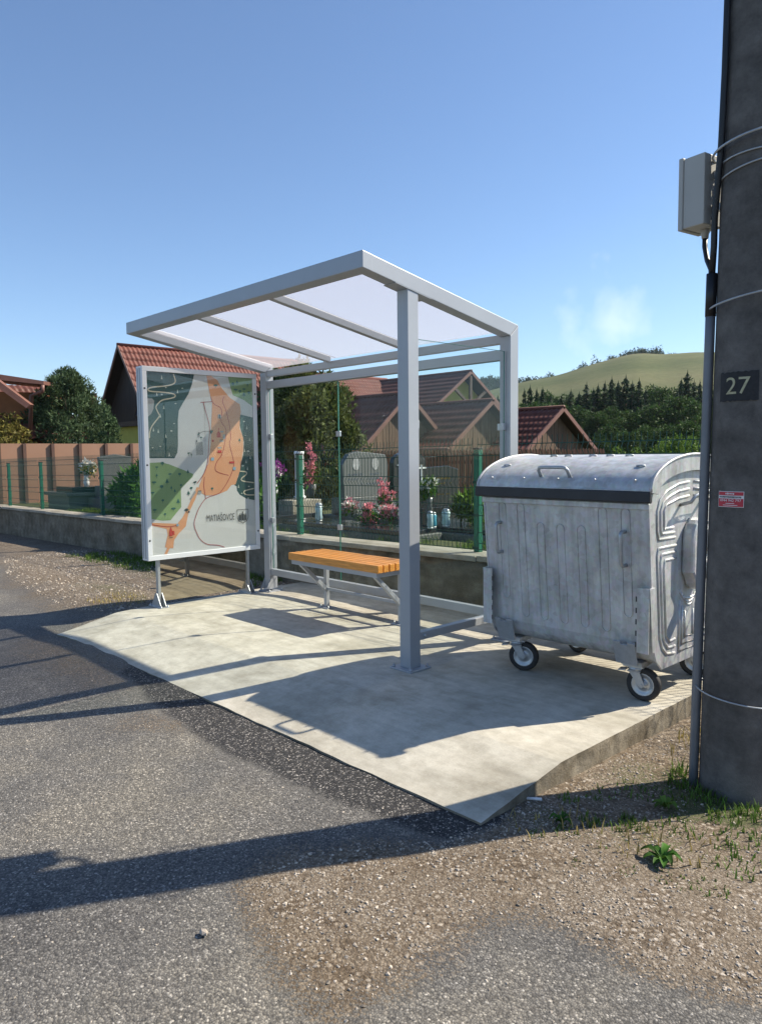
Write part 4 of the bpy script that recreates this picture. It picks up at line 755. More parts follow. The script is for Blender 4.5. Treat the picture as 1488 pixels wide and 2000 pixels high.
for k, (x, y) in enumerate(((355, 345), (395, 362), (430, 355), (480, 400), (545, 402), (600, 368), (650, 385), (695, 328), (735, 360), (765, 335), (845, 293), (805, 320), (885, 320), (930, 283), (970, 320), (1010, 303), (1050, 360), (1300, 255), (1265, 300), (1340, 312), (1375, 315), (1240, 380), (1420, 330), (320, 365), (160, 400), (185, 415), (130, 410), (1480, 300))):
    u, v = z1(x, y); plant(SP, u, v, random.uniform(98, 112), 'tall dark spruce in the wood below the meadow hill', 'spruces in the wood below the hill', random.uniform(.65, 1.15))
for x, y in ((1085, 350), (1130, 358), (1180, 356), (1210, 372), (520, 415), (580, 405), (450, 385), (1100, 385), (980, 365), (860, 360), (760, 380), (690, 395), (1290, 345), (1400, 370)):
    u, v = z1(x, y); plant(BL, u, v, random.uniform(112, 125), 'round crowned dark tree between the spruces below the hill', 'leafy trees between the spruces', random.uniform(.8, 1.05))
for x, y in ((1150, 455), (1250, 415), (1290, 420), (1080, 470), (1350, 440), (1030, 520), (940, 500), (850, 480), (770, 510), (700, 500), (640, 470), (1210, 500), (1400, 470), (560, 470), (480, 455), (400, 450), (330, 450), (1130, 520), (900, 545), (170, 450)):
    u, v = z1(x, y); plant(BL, u, v, random.uniform(84, 96), 'dark leafy tree at the front of the wood behind the sheds', 'leafy trees at the front of the wood', random.uniform(.9, 1.25))
for x, y in ((840, 585), (1050, 590), (1215, 575), (920, 625), (1130, 600), (780, 650), (990, 620), (1300, 560), (1380, 590)):
    u, v = z1(x, y); plant(BL, u, v, random.uniform(60, 70), 'low leafy tree growing just beyond the small sheds', 'low leafy trees beyond the sheds', random.uniform(.85, 1.1))
for x, y in ((1225, 635), (1350, 650), (900, 715), (1290, 670), (1000, 720), (1150, 700)):
    u, v = z1(x, y); plant(BR, u, v, random.uniform(38, 44), 'sunlit bright green bushy tree behind the waste container', 'bright green trees behind the container', random.uniform(.8, 1.0))
# woods along the hill crest
def wood(name, label, spots, n, sz, m):
    C, R = [], []
    for u0, u1, v0, v1, D, k in spots:
        for j in range(k):
            t = random.random(); q = at(u0+(u1-u0)*t, v0+(v1-v0)*t+random.uniform(-1, 4), D+random.uniform(-14, 14)); r = random.uniform(2.2, 4.2); hh = random.uniform(.9, 1.7); C.append(q); R.append((r*.8, r*.8, r*hh))
    o = leaves(name, C, R, n, sz, m, None, aspect=1.5); return tag(o, label, 'wood', None, 'stuff')
wood('hilltop_wood', 'dark copse along the crest of the meadow hill', [(1205, 1300, 703, 700, 515, 34), (1225, 1290, 697, 695, 515, 26), (1160, 1200, 718, 708, 515, 12), (1300, 1322, 701, 701, 515, 5), (1118, 1150, 731, 722, 515, 7), (1040, 1090, 747, 743, 515, 14), (1010, 1035, 752, 750, 515, 8)], 14000, 1.2, 'spruce')
wood('far_spruce_wood', 'bluish far spruce wood on the crest beyond the meadow', [(900, 1060, 742, 752, 800, 70), (880, 1010, 752, 766, 760, 70)], 14000, 1.7, 'spruce')
# ------------------------------------------------------------------ houses
def tiles(e0, e1, r0, r1, tw=.19, course=.36, amp=.024, step=.034):
    """pressed tile sheet between eave line e0-e1 and ridge line r0-r1"""
    e0, e1, r0, r1 = map(Vector, (e0, e1, r0, r1)); Lw = (e1-e0).length; Ls = (r0-e0).length; nu = max(8, int(Lw/tw)*4); nc = max(2, int(Ls/course))
    nrm = (e1-e0).cross(r0-e0).normalized(); nrm = nrm if nrm.z > 0 else -nrm; rows = []
    for i in range(nu+1):
        a = i/nu; row = []
        for c in range(nc):
            for tt, hh in ((0, step), (.5, step*.5), (.98, 0)):
                b_ = (c+tt)/nc; p0 = (e0.lerp(e1, a)).lerp(r0.lerp(r1, a), b_); row.append(p0+nrm*(hh+amp*math.sin(2*math.pi*a*Lw/tw)))
        row.append(r0.lerp(r1, a)); rows.append(row)
    return MB().grid(rows)
def gable_house(name, label, gx, ya, za, ye0, ye1, ze, length, wall_m, tile_m, zbase, boards=False, cat='shed', over=.35, facing='x', group=None):
    """ridge runs away from the gable; gable outline in the plane x = gx, apex (ya, za), eaves at ye0 and ye1"""
    sw_ = (lambda x, y, z: (x, y, z)) if facing == 'x' else (lambda x, y, z: (y, x, z)); s = -1 if facing == 'x' else 1
    t = thing(name, label, cat, sw_(gx+s*length/2, ya, zbase), group)
    T = lambda mb: (setattr(mb, 'v', [sw_(*v) for v in mb.v]), mb)[1]
    far = gx+s*length; k0, k1 = .22, .22; in0, in1 = ye0+.3, ye1-.3; zi0 = za-(ya-in0)*(za-ze)/(ya-ye0)-.12; zi1 = za-(in1-ya)*(za-ze)/(ye1-ya)-.12; wx = gx+s*over
    obj('wall', T(MB().prism([(in0, zbase), (in1, zbase), (in1, zi1), (ya, za-.12), (in0, zi0)], *sorted((wx, far)))), wall_m, t)
    if boards:
        bm_ = MB(); y = in0; 
        while y < in1-.02:
            y2 = min(y+.135, in1); zt = lambda q: za-.12-((ya-q)*(za-ze)/(ya-ye0) if q < ya else (q-ya)*(za-ze)/(ye1-ya)); d = random.uniform(.008, .022)
            bm_.prism([(y+.004, zbase+.2), (y2-.004, zbase+.2), (y2-.004, zt(y2)-.03), (y+.004, zt(y)-.03)], *sorted((wx-s*.001, wx-s*d))); y = y2
        tag(obj('board_cladding', T(bm_), boards, t), kind='stuff')
    rf = None
    for ye in (ye0, ye1):
        q = obj('roof_slope', T(tiles((gx, ye, ze), (far, ye, ze), (gx, ya, za), (far, ya, za))), tile_m, t, True)
        rf = q; d = Vector((0, ya-ye, za-ze)).normalized(); nn = Vector((0, -d.z, d.y)); nn = nn if nn.z > 0 else -nn
        vb = MB().prism([(ye, ze-.12), (ya, za-.12), (ya, za+.045), (ye, ze+.045)], *sorted((gx-s*.02, gx+s*.035))); obj('verge_board', T(vb), 'verge', t)
        ev = MB().prism([(ye, ze-.05), (ya, za-.05), (ya, za-.03), (ye, ze-.03)], *sorted((gx+s*.036, far))); obj('roof_underside', T(ev), 'dark_boards', t)
        yo = ye-.05 if ye < ya else ye+.05
        obj('gutter', T(MB().tube([(gx, yo, ze-.05), (far, yo, ze-.05)], .06, 8)), 'verge', t, True)
    obj('ridge_cap', T(MB().tube([(gx-s*.02, ya, za+.02), (far, ya, za+.02)], .07, 8)), tile_m, t, True)
    return t
GS = 'timber sheds in a row behind the churchyard'
gable_house('timber_shed', 'timber shed with brown tiled roof, farthest right of the three, before the wood', -7.54, 17.17, 2.93, 15.05, 19.3, 1.50, 11, 'boards', 'tile_brown', -1.3, 'boards', group=GS)
gable_house('timber_shed', 'timber shed with brown tiled roof in the middle of the row of three', -8.82, 15.0, 3.16, 12.85, 17.15, 1.62, 11, 'boards', 'tile_brown', -1.3, 'boards', group=GS)
gable_house('timber_shed', 'timber shed with brown tiled roof behind the grey double headstone', -10.17, 12.45, 3.36, 10.35, 14.6, 1.55, 12, 'boards', 'tile_brown', -1.3, 'boards', group=GS)
yh = gable_house('village_house', 'house with brown tiled roof and lime green gable behind the sheds', -16.45, 23.0, 5.3, 18.6, 27.4, 2.3, 9, 'lime_wall', 'tile_brown', -2, cat='house', over=.75)
tr_ = MB(); gx0 = -16.5
tr_.box(gx0-.06, gx0+.04, 20.6, 25.4, 3.62, 3.80).box(gx0-.06, gx0+.04, 22.92, 23.08, 3.8, 5.1)
for s in (-1, 1): tr_.add([(gx0-.06+dx, 23+s*a, z) for dx in (0, .1) for a, z in ((.10, 3.8), (.30, 3.8), (1.25, 4.42), (1.12, 4.52))], [(0, 1, 2, 3), (7, 6, 5, 4), (0, 4, 5, 1), (1, 5, 6, 2), (2, 6, 7, 3), (3, 7, 4, 0)])
obj('gable_truss', tr_, 'wood_beam', yh)
# red roofed house, ridge along y, slope facing the churchyard
rh = gable_house('village_house', 'house with a long red tiled roof and aerial behind the thuja', 14.2, -23.0, 5.45, -26.8, -19.2, 3.2, 9.5, 'lime_wall', 'tile_red', -1.5, cat='house', facing='y')
an = at(630, 718, 37); tz = 5.4
mbA = MB().tube([(-23, 17.6, tz), (-23, 17.6, tz+.75)], .02, 6).tube([(-23.3, 17.2, tz+.7), (-22.7, 18.2, tz+.7)], .014, 5)
for k in range(5):
    f = k/4; cx, cy = -23.3+.6*f, 17.2+1.0*f; mbA.tube([(cx-.22, cy+.13, tz+.7), (cx+.22, cy-.13, tz+.7)], .01, 5)
tag(obj('television_aerial', mbA, 'darksteel'), 'thin metal television aerial on the long red roof', 'aerial')
# dark gabled house at the left
lh = gable_house('village_house', 'house with steep dark timber gable and red tiled roof behind the map display', 8.42, -22.54, 5.9, -25.35, -19.75, 2.35, 9.5, 'lime_wall', 'tile_red', -1, cat='house', facing='y', over=.5)
dg = MB().prism([(-25.0, 2.86), (-20.1, 2.86), (-22.54, 5.72)], 8.86, 8.915, 'y'); obj('timber_gable', dg, 'dark_boards', lh)
bmg = MB(); x = -24.9
while x < -20.15:
    zt = 5.70-abs(x+.07+22.54)*1.19; bmg.box(x, x+.13, 8.845, 8.859, 2.86, max(2.9, zt-.1)); x += .145
tag(obj('gable_boards', bmg, 'dark_boards', lh), kind='stuff')
wn = obj('gable_window', MB().prism([(-22.1, 3.05), (-20.75, 3.05), (-20.75, 3.35), (-21.35, 4.15)], 8.825, 8.843, 'y'), 'window', lh)
wf = MB()
for a, b_ in (((-22.1, 3.05), (-20.75, 3.05)), ((-20.75, 3.05), (-20.75, 3.35)), ((-20.75, 3.35), (-21.35, 4.15)), ((-21.35, 4.15), (-22.1, 3.05))): wf.tube([(a[0], 8.825, a[1]), (b_[0], 8.825, b_[1])], .045, 5)
obj('window_frame', wf, 'wood_beam', wn); obj('balcony_beam', MB().box(-25.2, -19.9, 8.6, 8.84, 2.66, 2.85), 'wood_beam', lh)
# house with the porch roof at far left
q0, q1 = at(0, 729, 26), at(87, 745, 26)
fh = thing('village_house', 'brown roofed house with a gutter downpipe at the edge of the churchyard', 'house', (-19.5, 3.0, -1))
obj('roof_slope', tiles((-17.2, 1.4, 2.0), (-17.2, 5.0, 2.0), (-20.4, 1.4, 3.9), (-20.4, 5.0, 3.9)), 'tile_brown', fh, True)
d0, d1, d2, d3 = at(-60, 722, 25), at(86, 744, 25), at(-60, 736, 25), at(86, 751, 25)
e_ = np.array([-.73, .68, 0])*2.4
obj('porch_roof', MB().add([tuple(q) for q in (d0, d1, d3, d2)]+[tuple(q+e_) for q in (d0, d1, d3, d2)], [(0, 1, 2, 3), (7, 6, 5, 4), (0, 4, 5, 1), (1, 5, 6, 2), (2, 6, 7, 3), (3, 7, 4, 0)]), 'verge', fh)
a, b_, c, d = at(-60, 700, 24.6), at(60, 790, 24.6), at(52, 797, 24.6), at(-60, 716, 24.6)
obj('barge_board', MB().add([tuple(q) for q in (a, b_, c, d)]+[tuple(q+e_*.1) for q in (a, b_, c, d)], [(0, 1, 2, 3), (7, 6, 5, 4), (0, 4, 5, 1), (1, 5, 6, 2), (2, 6, 7, 3), (3, 7, 4, 0)]), 'verge', fh)
w0, w1 = at(-80, 800, 26.2), at(62, 800, 26.2); w2 = at(95, 800, 27.5)
obj('wall', MB().prism([(w0[0], w0[1]), (w1[0], w1[1]), (w1[0]+e_[0], w1[1]+e_[1]), (w0[0]+e_[0], w0[1]+e_[1])], -1, at(0, 765, 26.2)[2], 'z'), 'ochre_wall', fh)
obj('downpipe', MB().tube([tuple(at(84, 752, 24.9)), tuple(at(84, 764, 24.9)), tuple(at(62, 772, 25.2)), tuple(at(58, 880, 25.2))], .06, 8), 'verge', fh, True)
obj('rear_roof', MB().add([tuple(at(u, v, D)) for D in (34, 38) for u, v in ((-40, 762), (190, 768), (190, 805), (-40, 805))], [(0, 1, 2, 3), (7, 6, 5, 4), (0, 4, 5, 1), (1, 5, 6, 2), (2, 6, 7, 3), (3, 7, 4, 0)]), 'tile_brown', fh)
# ------------------------------------------------------------------ fences of the churchyard
bf = thing('sheet_fence', 'brown flat sheet fence with dark posts closing the churchyard', 'fence', (-14, 3, .2)); Y = [-.9, -.15, .6, 1.36, 1.98, 2.70, 3.43, 4.16, 4.90, 5.65]
for i in range(len(Y)-1):
    obj('sheet_panel', MB().box(-14.03, -14.0, Y[i]+.03, Y[i+1]-.03, -.4, 1.825+random.uniform(-.008, .008)), 'brown_sheet', bf)
    obj('fence_post', MB().box(-13.99, -13.93, Y[i]-.045, Y[i]+.035, -.4, 1.82), 'brown_post', bf)
pf = thing('picket_fence', 'brown stained picket fence running behind the headstones', 'fence', (-4, 7, .2)); A, B = at(520, 880, 17.0), at(1178, 884, 19.0); A = Vector((A[0], A[1], 0)); B = Vector((B[0], B[1], 0)); n_ = 108; d = (B-A).normalized(); nn = Vector((d.y, -d.x, 0))
ang = math.atan2(d.y, d.x); pk = MB().prism([(-.027, 0), (.027, 0), (.027, 1.30), (0, 1.335), (-.027, 1.30)], -.011, .011, 'y').mesh('picket'); pk.materials.append(M['picket'])
for k in range(n_+1):
    q = A.lerp(B, k/n_)-pf.location; o = bpy.data.objects.new('picket', pk); COL.objects.link(o); o.parent = pf; o.location = (q.x, q.y, .0+random.uniform(-.01, .01)); o.rotation_euler = (0, 0, ang+random.uniform(-.04, .04))
for h in (.45, 1.2):
    a, b_ = A-nn*.03, B-nn*.03; obj('fence_rail', MB().add([tuple(v) for v in (a+Vector((0, 0, h)), b_+Vector((0, 0, h)), b_+Vector((0, 0, h+.07)), a+Vector((0, 0, h+.07)))]+[tuple(v-nn*.04) for v in (a+Vector((0, 0, h)), b_+Vector((0, 0, h)), b_+Vector((0, 0, h+.07)), a+Vector((0, 0, h+.07)))], [(0, 1, 2, 3), (7, 6, 5, 4), (0, 4, 5, 1), (1, 5, 6, 2), (2, 6, 7, 3), (3, 7, 4, 0)]), 'picket', pf)
# ------------------------------------------------------------------ graves
CEM = .43
def strokes(mb, x, y, z, w, h, n):
    """a line of engraved script, too far to read"""
    for k in range(n):
        a = y-w/2+w*k/n; q = w/n*.72
        if random.random() < .12: continue
        t = random.random()*h*.5; mb.tube([(x, a, z), (x, a+q*.3, z+h*.6+t*.4), (x, a+q*.6, z+h*.1), (x, a+q, z+h*.5)], h*.07, 4, False)
def grave(label, x, y0, y1, length, stone, m, slab_m, ztop, letters, shape, z0=.60, arch=.06):
    g = thing('grave', label, 'grave', (x+length/2, (y0+y1)/2, CEM-.03)); w = y1-y0
    obj('plinth', MB().box(x-.30, x+length, y0-.18, y1+.18, CEM-.1, z0-.06), 'terrazzo', g, bevel=.01)
    obj('cover_slab', MB().box(x+.10, x+length-.06, y0-.12, y1+.12, z0-.055, z0), slab_m, g, bevel=.006)
    obj('kerb_edge', MB().box(x+length-.05, x+length+.02, y0-.20, y1+.20, z0-.12, z0+.02), slab_m, g, bevel=.006)
    obj('stone_base', MB().box(x-.16, x+.16, y0-.08, y1+.08, z0-.05, z0+.20), slab_m, g, bevel=.006)
    pts = {'wave': [(y0, z0+.20), (y1, z0+.20), (y1+.03, ztop-.22), (y1-.03, ztop-.05), (y0+w*.55, ztop-.015), (y0+w*.3, ztop), (y0+w*.12, ztop-.04), (y0-.02, ztop-.2)],
           'arch': [(y0, z0+.2), (y1, z0+.2), (y1, ztop-.2)]+[((y0+y1)/2+w/2*math.cos(t), ztop-.2+.2*math.sin(t)) for t in np.linspace(.2, math.pi-.2, 10)]+[(y0, ztop-.2)],
           'slant': [(y0, z0+.2), (y1, z0+.2), (y1, ztop-.05), (y0+w*.7, ztop), (y0, ztop-.02)],
           'peak': [(y0, z0+.2), (y1, z0+.2), (y1+.05, ztop-.06), ((y0+y1)/2, ztop), (y0-.05, ztop-.06)]}[shape]
    hs = obj('headstone', MB().prism(pts, x-.05, x+.05), m, g, bevel=.008)
    L_ = MB(); yc = (y0+y1)/2
    for (dy, z, ww, hh, k) in letters: strokes(L_, x+.0515, yc+dy, z, ww, hh, k)
    return g, hs, L_
g1, h1, L1 = grave('grey granite double headstone with two oval portraits', -2.0, 2.72, 3.62, 2.1, 1, 'granite_grey', 'granite_grey', 1.50, [(-.2, 1.13, .3, .05, 6), (.2, 1.13, .3, .05, 6), (-.2, 1.06, .3, .04, 6), (.2, 1.06, .3, .04, 6), (.1, .98, .4, .05, 7)], 'wave')
obj('inscription', L1, 'silver_letters', h1)
for dy in (-.2, .2): obj('portrait', MB().prism([(3.17+dy+.07*math.cos(t), 1.31+.10*math.sin(t)) for t in np.linspace(0, 6.28, 18)[:-1]], -1.949, -1.945), 'portrait', h1)
g2, h2, L2 = grave('black arched headstone with gold script and a crucifix', -2.6, 4.35, 5.15, 1.8, 1, 'granite_dark', 'granite_dark', 1.50, [(.1, 1.32, .3, .06, 5), (.1, 1.22, .5, .07, 7), (.1, 1.12, .42, .06, 6)], 'arch')
obj('inscription', L2, 'gold', h2); obj('crucifix', MB().box(-2.549, -2.535, 4.48, 4.50, .95, 1.36).box(-2.549, -2.535, 4.42, 4.56, 1.25, 1.27), 'steel', h2)
g3, h3, L3 = grave('black headstone with gold script and white cross behind a green fence post', .15, 2.15, 2.88, 1.5, 1, 'granite_dark', 'granite_dark', 1.30, [(.05, 1.12, .42, .055, 9), (.05, 1.06, .36, .035, 9), (.05, .92, .30, .035, 8)], 'slant', z0=.58)
obj('inscription', L3, 'gold', h3); obj('cross', MB().box(.201, .215, 2.16, 2.18, .95, 1.32).box(.201, .215, 2.10, 2.25, 1.27, 1.29), 'white_ceramic', h3)
g4, h4, L4 = grave('dark peaked headstone with pale lettering before the brown sheet fence', -9.4, 2.08, 2.72, 2.0, 1, 'granite_grey', 'terrazzo', 1.51, [(-.15, 1.38, .2, .045, 4), (-.04, 1.29, .36, .05, 6), (.03, 1.22, .42, .03, 8)], 'peak', z0=.62)
obj('inscription', L4, 'silver_letters', h4)
g5 = thing('grave', 'dark stepped granite grave with flowers before the brown sheet fence', 'grave', (-10.4, 1.95, .3))
obj('plinth', MB().box(-11.0, -9.75, 1.5, 2.4, .2, .60), 'terrazzo', g5, bevel=.01); obj('cover_slab', MB().box(-11.1, -9.7, 1.44, 2.46, .601, .68), 'granite_grey', g5, bevel=.01); obj('top_slab', MB().box(-10.75, -9.8, 1.6, 2.36, .681, .80), 'granite_dark', g5, bevel=.01)
g6, h6, L6 = grave('low black granite grave close behind the mesh fence', -4.2, 1.75, 2.3, 2.0, 1, 'granite_dark', 'granite_dark', 1.06, [], 'slant', z0=.56)
g7 = thing('grave', 'flat polished dark grave slab between the fence and the headstones', 'grave', (-.3, 1.5, .4))
obj('plinth', MB().box(-1.7, .75, 1.32, 1.95, .35, .52), 'terrazzo', g7, bevel=.008); obj('cover_slab', MB().box(-1.65, .70, 1.35, 1.92, .521, .575), 'granite_dark', g7, bevel=.008)
cross = thing('white_column', 'white round stone column beside the grey double headstone', 'monument', (-3.3, 2.9, .4))
obj('column', MB().lathe([(0, 1.52), (.085, 1.52), (.085, 1.47), (.075, 1.46), (.075, .78), (.10, .77), (.10, .72), (0, .72)], (-3.3, 2.9, 0), 16), 'white_ceramic', cross, True); obj('base', MB().box(-3.5, -3.1, 2.6, 3.2, .40, .715), 'coping', cross, bevel=.01)
def bouquet(name, label, c, r, n, m, m2=None, vase=None, h=.0, size=.05):
    t = thing(name, label, 'flowers', (c[0], c[1], c[2]))
    zb = c[2]
    if vase: obj('vase', MB().lathe([(0, 0), (vase*.7, 0), (vase, h*.35), (vase*.65, h*.8), (vase*.9, h), (vase*.7, h), (0, h*.9)], c, 14), 'white_ceramic' if 'white vase' in label else 'granite_grey', t, True)
    C = [(c[0]+random.uniform(-r, r)*.7, c[1]+random.uniform(-r, r)*.7, zb+h+random.uniform(.3, 1)*r*1.5) for _ in range(10)]
    leaves('blooms', C, [r*.42]*10, n, size, m, t, aspect=1.2)
    leaves('foliage', [(q[0], q[1], q[2]-r*.4) for q in C], [r*.5]*10, n//2, size*1.1, 'peony', t)
    if m2: leaves('second_blooms', C[:5], [r*.4]*5, n//2, size, m2, t, aspect=1.2)
    return t
def spike(label, c, h, r, m, vase_h):
    t = thing('flower_arrangement', label, 'flowers', c)
    obj('vase', MB().lathe([(0, 0), (.05, 0), (.075, vase_h*.5), (.10, vase_h), (.08, vase_h), (0, vase_h*.9)], c, 14), 'granite_grey', t, True)
    C = [(c[0]+random.uniform(-r, r), c[1]+random.uniform(-r, r), c[2]+vase_h+h*k/12) for k in range(13)]
    leaves('blooms', C, [r*1.2*(1.1-.045*k) for k in range(13)], 420, .042, m, t, aspect=1.1); leaves('foliage', C[:4], [r*2.2]*4, 160, .09, 'peony', t, aspect=3); return t
spike('tall pink artificial flowers in a grey vase left of the double headstone', (-2.55, 2.55, .80), .62, .055, 'pink', .2)
spike('pink gladiolus arrangement lying over the front of the double grave', (-.75, 2.45, .60), .42, .06, 'pink', .08)
spike('trailing pink flowers hanging from the front grave edge', (-.35, 1.75, .575), .22, .05, 'pink', .02)
bouquet('flower_bouquet', 'purple and white bouquet in a white vase beside the white column', (-3.4, 2.45, .8), .17, 260, 'purple', 'white_flower', .07, .25, .055)
bouquet('flower_bouquet', 'yellow and white bouquet in a white vase on the stepped grave', (-9.95, 1.98, .80), .19, 320, 'white_flower', 'yellow_flower', .07, .26, .08)
bouquet('flower_bouquet', 'pale pink and purple flowers on the fence side of the double grave', (-1.0, 2.0, .60), .13, 240, 'white_flower', 'pink', None, .02, .05)
bouquet('flower_basket', 'low dark basket of pink and white flowers on the flat slab', (.20, 1.62, .58), .13, 240, 'pink', 'white_flower', None, .02, .045)
bouquet('flower_bouquet', 'red and yellow flowers before the black arched headstone', (-1.9, 4.75, .72), .16, 220, 'red_flower', 'yellow_flower', .06, .12, .05)
bouquet('flower_bouquet', 'pale green flower bunch in a dark vase beside the slanted headstone', (.45, 2.05, .62), .13, 260, 'bright_leaf', 'white_flower', .05, .30, .06)
def lantern(label, c, r, h, m, grp='grave lanterns on the slabs'):
    t = thing('grave_lantern', label, 'lantern', c, grp); obj('glass_body', MB().lathe([(0, .02), (r*.8, .02), (r, h*.18), (r*.85, h*.5), (r, h*.78), (r*.8, h*.84), (0, h*.84)], c, 14), m, t, True)
    obj('cap', MB().lathe([(r*.85, h*.842), (r*.9, h*.9), (r*.5, h), (0, h)], c, 14), 'steel', t, True); obj('base', MB().lathe([(0, 0), (r*.75, 0), (r*.85, .02), (0, .021)], c, 14), 'white_ceramic', t, True)
lantern('pale blue glass grave lantern with white foot near the fence', (-1.05, 1.52, .576), .052, .25, 'lantern_glass')
lantern('small clear grave lantern beside the front shelter post', (.70, 1.80, .575), .04, .21, 'lantern_glass'); lantern('bright blue grave lantern between two clear ones', (.66, 1.90, .575), .04, .19, 'lantern_blue')
lantern('wide clear grave lantern beside the bright blue one', (.66, 2.12, .575), .055, .22, 'lantern_glass'); lantern('dark lantern between the double and the arched headstones', (-1.75, 4.0, .6), .06, .32, 'granite_dark')
lantern('pale lantern with steel cap right of the double headstone', (-1.7, 4.15, .6), .055, .36, 'white_ceramic')
def plant_bush(name, label, c, rx, h, n, size, m, cat='plant'):
    t = thing(name, label, cat, c); C, R = clumps(26, c[0], c[1], c[2]+.05, c[2]+h, rx, ball, rx*.34); st_ = MB()
    for k in range(12): a = random.uniform(0, 6.28); st_.tube([(c[0], c[1], c[2]-.05), (c[0]+rx*.5*math.cos(a), c[1]+rx*.5*math.sin(a), c[2]+h*.7)], [.012, .005], 5)
    obj('stems', st_, 'peony', t, True); leaves('foliage', C, R, n, size, m, t, aspect=2.6, up=.35); return t
plant_bush('peony_plant', 'lush green peony plant behind the green fence post by the map display', (-6.1, 1.75, .38), .72, .78, 3600, .15, 'peony')
plant_bush('peony_plant', 'dark green leafy plant leaning over the stepped grave', (-7.2, 1.9, .38), .42, .62, 1400, .13, 'peony')
plant_bush('leafy_plant', 'leafy green plant between map display and left shelter post', (-2.6, 1.35, .4), .4, .72, 1800, .12, 'peony')
plant_bush('hosta_plant', 'yellow green leafy plant before the slanted black headstone', (.75, 2.55, .60), .24, .36, 900, .10, 'bright_leaf')
plant_bush('hosta_plant', 'yellow green leafy plant beside the waste container behind the fence', (1.5, 2.6, .60), .20, .34, 700, .10, 'bright_leaf')
# ------------------------------------------------------------------ small things on the ground
def ico(r, jitter):
    ph = (1+5**.5)/2; V = [(-1, ph, 0), (1, ph, 0), (-1, -ph, 0), (1, -ph, 0), (0, -1, ph), (0, 1, ph), (0, -1, -ph), (0, 1, -ph), (ph, 0, -1), (ph, 0, 1), (-ph, 0, -1), (-ph, 0, 1)]
    F = [(0, 11, 5), (0, 5, 1), (0, 1, 7), (0, 7, 10), (0, 10, 11), (1, 5, 9), (5, 11, 4), (11, 10, 2), (10, 7, 6), (7, 1, 8), (3, 9, 4), (3, 4, 2), (3, 2, 6), (3, 6, 8), (3, 8, 9), (4, 9, 5), (2, 4, 11), (6, 2, 10), (8, 6, 7), (9, 8, 1)]
    return np.array(V)/1.9, F
IV, IF = ico(1, .2)
def pebbles(name, label, pts, smin, smax):
    V, F = [], []; n0 = 0; ZZ = zground(np.array([q[0] for q in pts]), np.array([q[1] for q in pts]))
    for (x, y), zq in zip(pts, ZZ):
        s = smin+(smax-smin)*random.random()**3; q = IV*(1+.25*rng.normal(size=(12, 1)))*np.array([s*random.uniform(.8, 1.5), s, s*random.uniform(.5, .8)]); a = random.uniform(0, 6.28); c_, s_ = math.cos(a), math.sin(a)
        q = np.stack([q[:, 0]*c_-q[:, 1]*s_+x, q[:, 0]*s_+q[:, 1]*c_+y, q[:, 2]+zq+s*.15+.010*(nz2(x, y, 1.7, 1)+.5*nz2(x, y, 4.5, 2))], 1); V.append(q); F += [(a_+n0, b_+n0, d_+n0) for a_, b_, d_ in IF]; n0 += 12
    mb = MB(); mb.v = [tuple(r) for r in np.concatenate(V)]; mb.f = F; return tag(obj(name, mb, 'pebble'), label, 'gravel', None, 'stuff')
def scatter(n, x0, x1, y0, y1, keep, seed, lo, hi):
    """n random ground points, thinned by slow noise, that pass keep(X, Y)"""
    out = []
    while len(out) < n:
        X, Y = rng.uniform(x0, x1, 4000), rng.uniform(y0, y1, 4000); k = keep(X, Y)
        for x, y in zip(X[k], Y[k]):
            if nz2(x, y, 2.1, seed) > random.uniform(lo, hi): out.append((x, y))
    return out[:n]
pts = scatter(17000, 4.3, 6.6, -3.7, .3, lambda X, Y: (poly_mask(GRAV, X, Y, .05) > .5) & ~((X < 4.78) & (Y > -2.26)) & (np.hypot(X-PC[0], Y-PC[1]) > .18), 5, -1.1, .35)
pebbles('gravel', 'loose brown gravel between the slab and the utility pole', pts, .0018, .0068)
pts = scatter(2200, 1.5, 6.0, -4.4, -2.3, lambda X, Y: X > 0, 5, -.5, .7)
pebbles('road_grit', 'stray grit and small stones on the asphalt', pts, .0014, .005)
pts = scatter(6500, -6.5, -.2, -2.0, .6, lambda X, Y: (poly_mask(LGRAV, X, Y, .05) > .5) & (X < -.34), 6, -.9, .5)
pebbles('verge_gravel', 'pale gravel on the verge beside the map display', pts, .004, .015)
def blades(name, label, spots, m, kind='stuff', cat='grass'):
    V, F = [], []
    for x, y, r, n_, h in spots:
        for k in range(n_):
            a = random.uniform(0, 6.28); q = r*math.sqrt(random.random()); bx, by = x+q*math.cos(a), y+q*math.sin(a); zz = zg(bx, by)-.004; hh = h*random.uniform(.4, 1.1); d = random.uniform(0, 6.28); w = .0035*random.uniform(.6, 1.3); le = hh*random.uniform(.2, .9)
            px, py = -math.sin(d)*w, math.cos(d)*w; dx, dy = math.cos(d)*le, math.sin(d)*le; i = len(V)
            V += [(bx-px, by-py, zz), (bx+px, by+py, zz), (bx+px*.7+dx*.4, by+py*.7+dy*.4, zz+hh*.65), (bx-px*.7+dx*.4, by-py*.7+dy*.4, zz+hh*.65), (bx+dx, by+dy, zz+hh)]; F += [(i, i+1, i+2, i+3), (i+3, i+2, i+4)]
    mb = MB(); mb.v = V; mb.f = F; return tag(obj(name, mb, m), label, cat, None, kind)
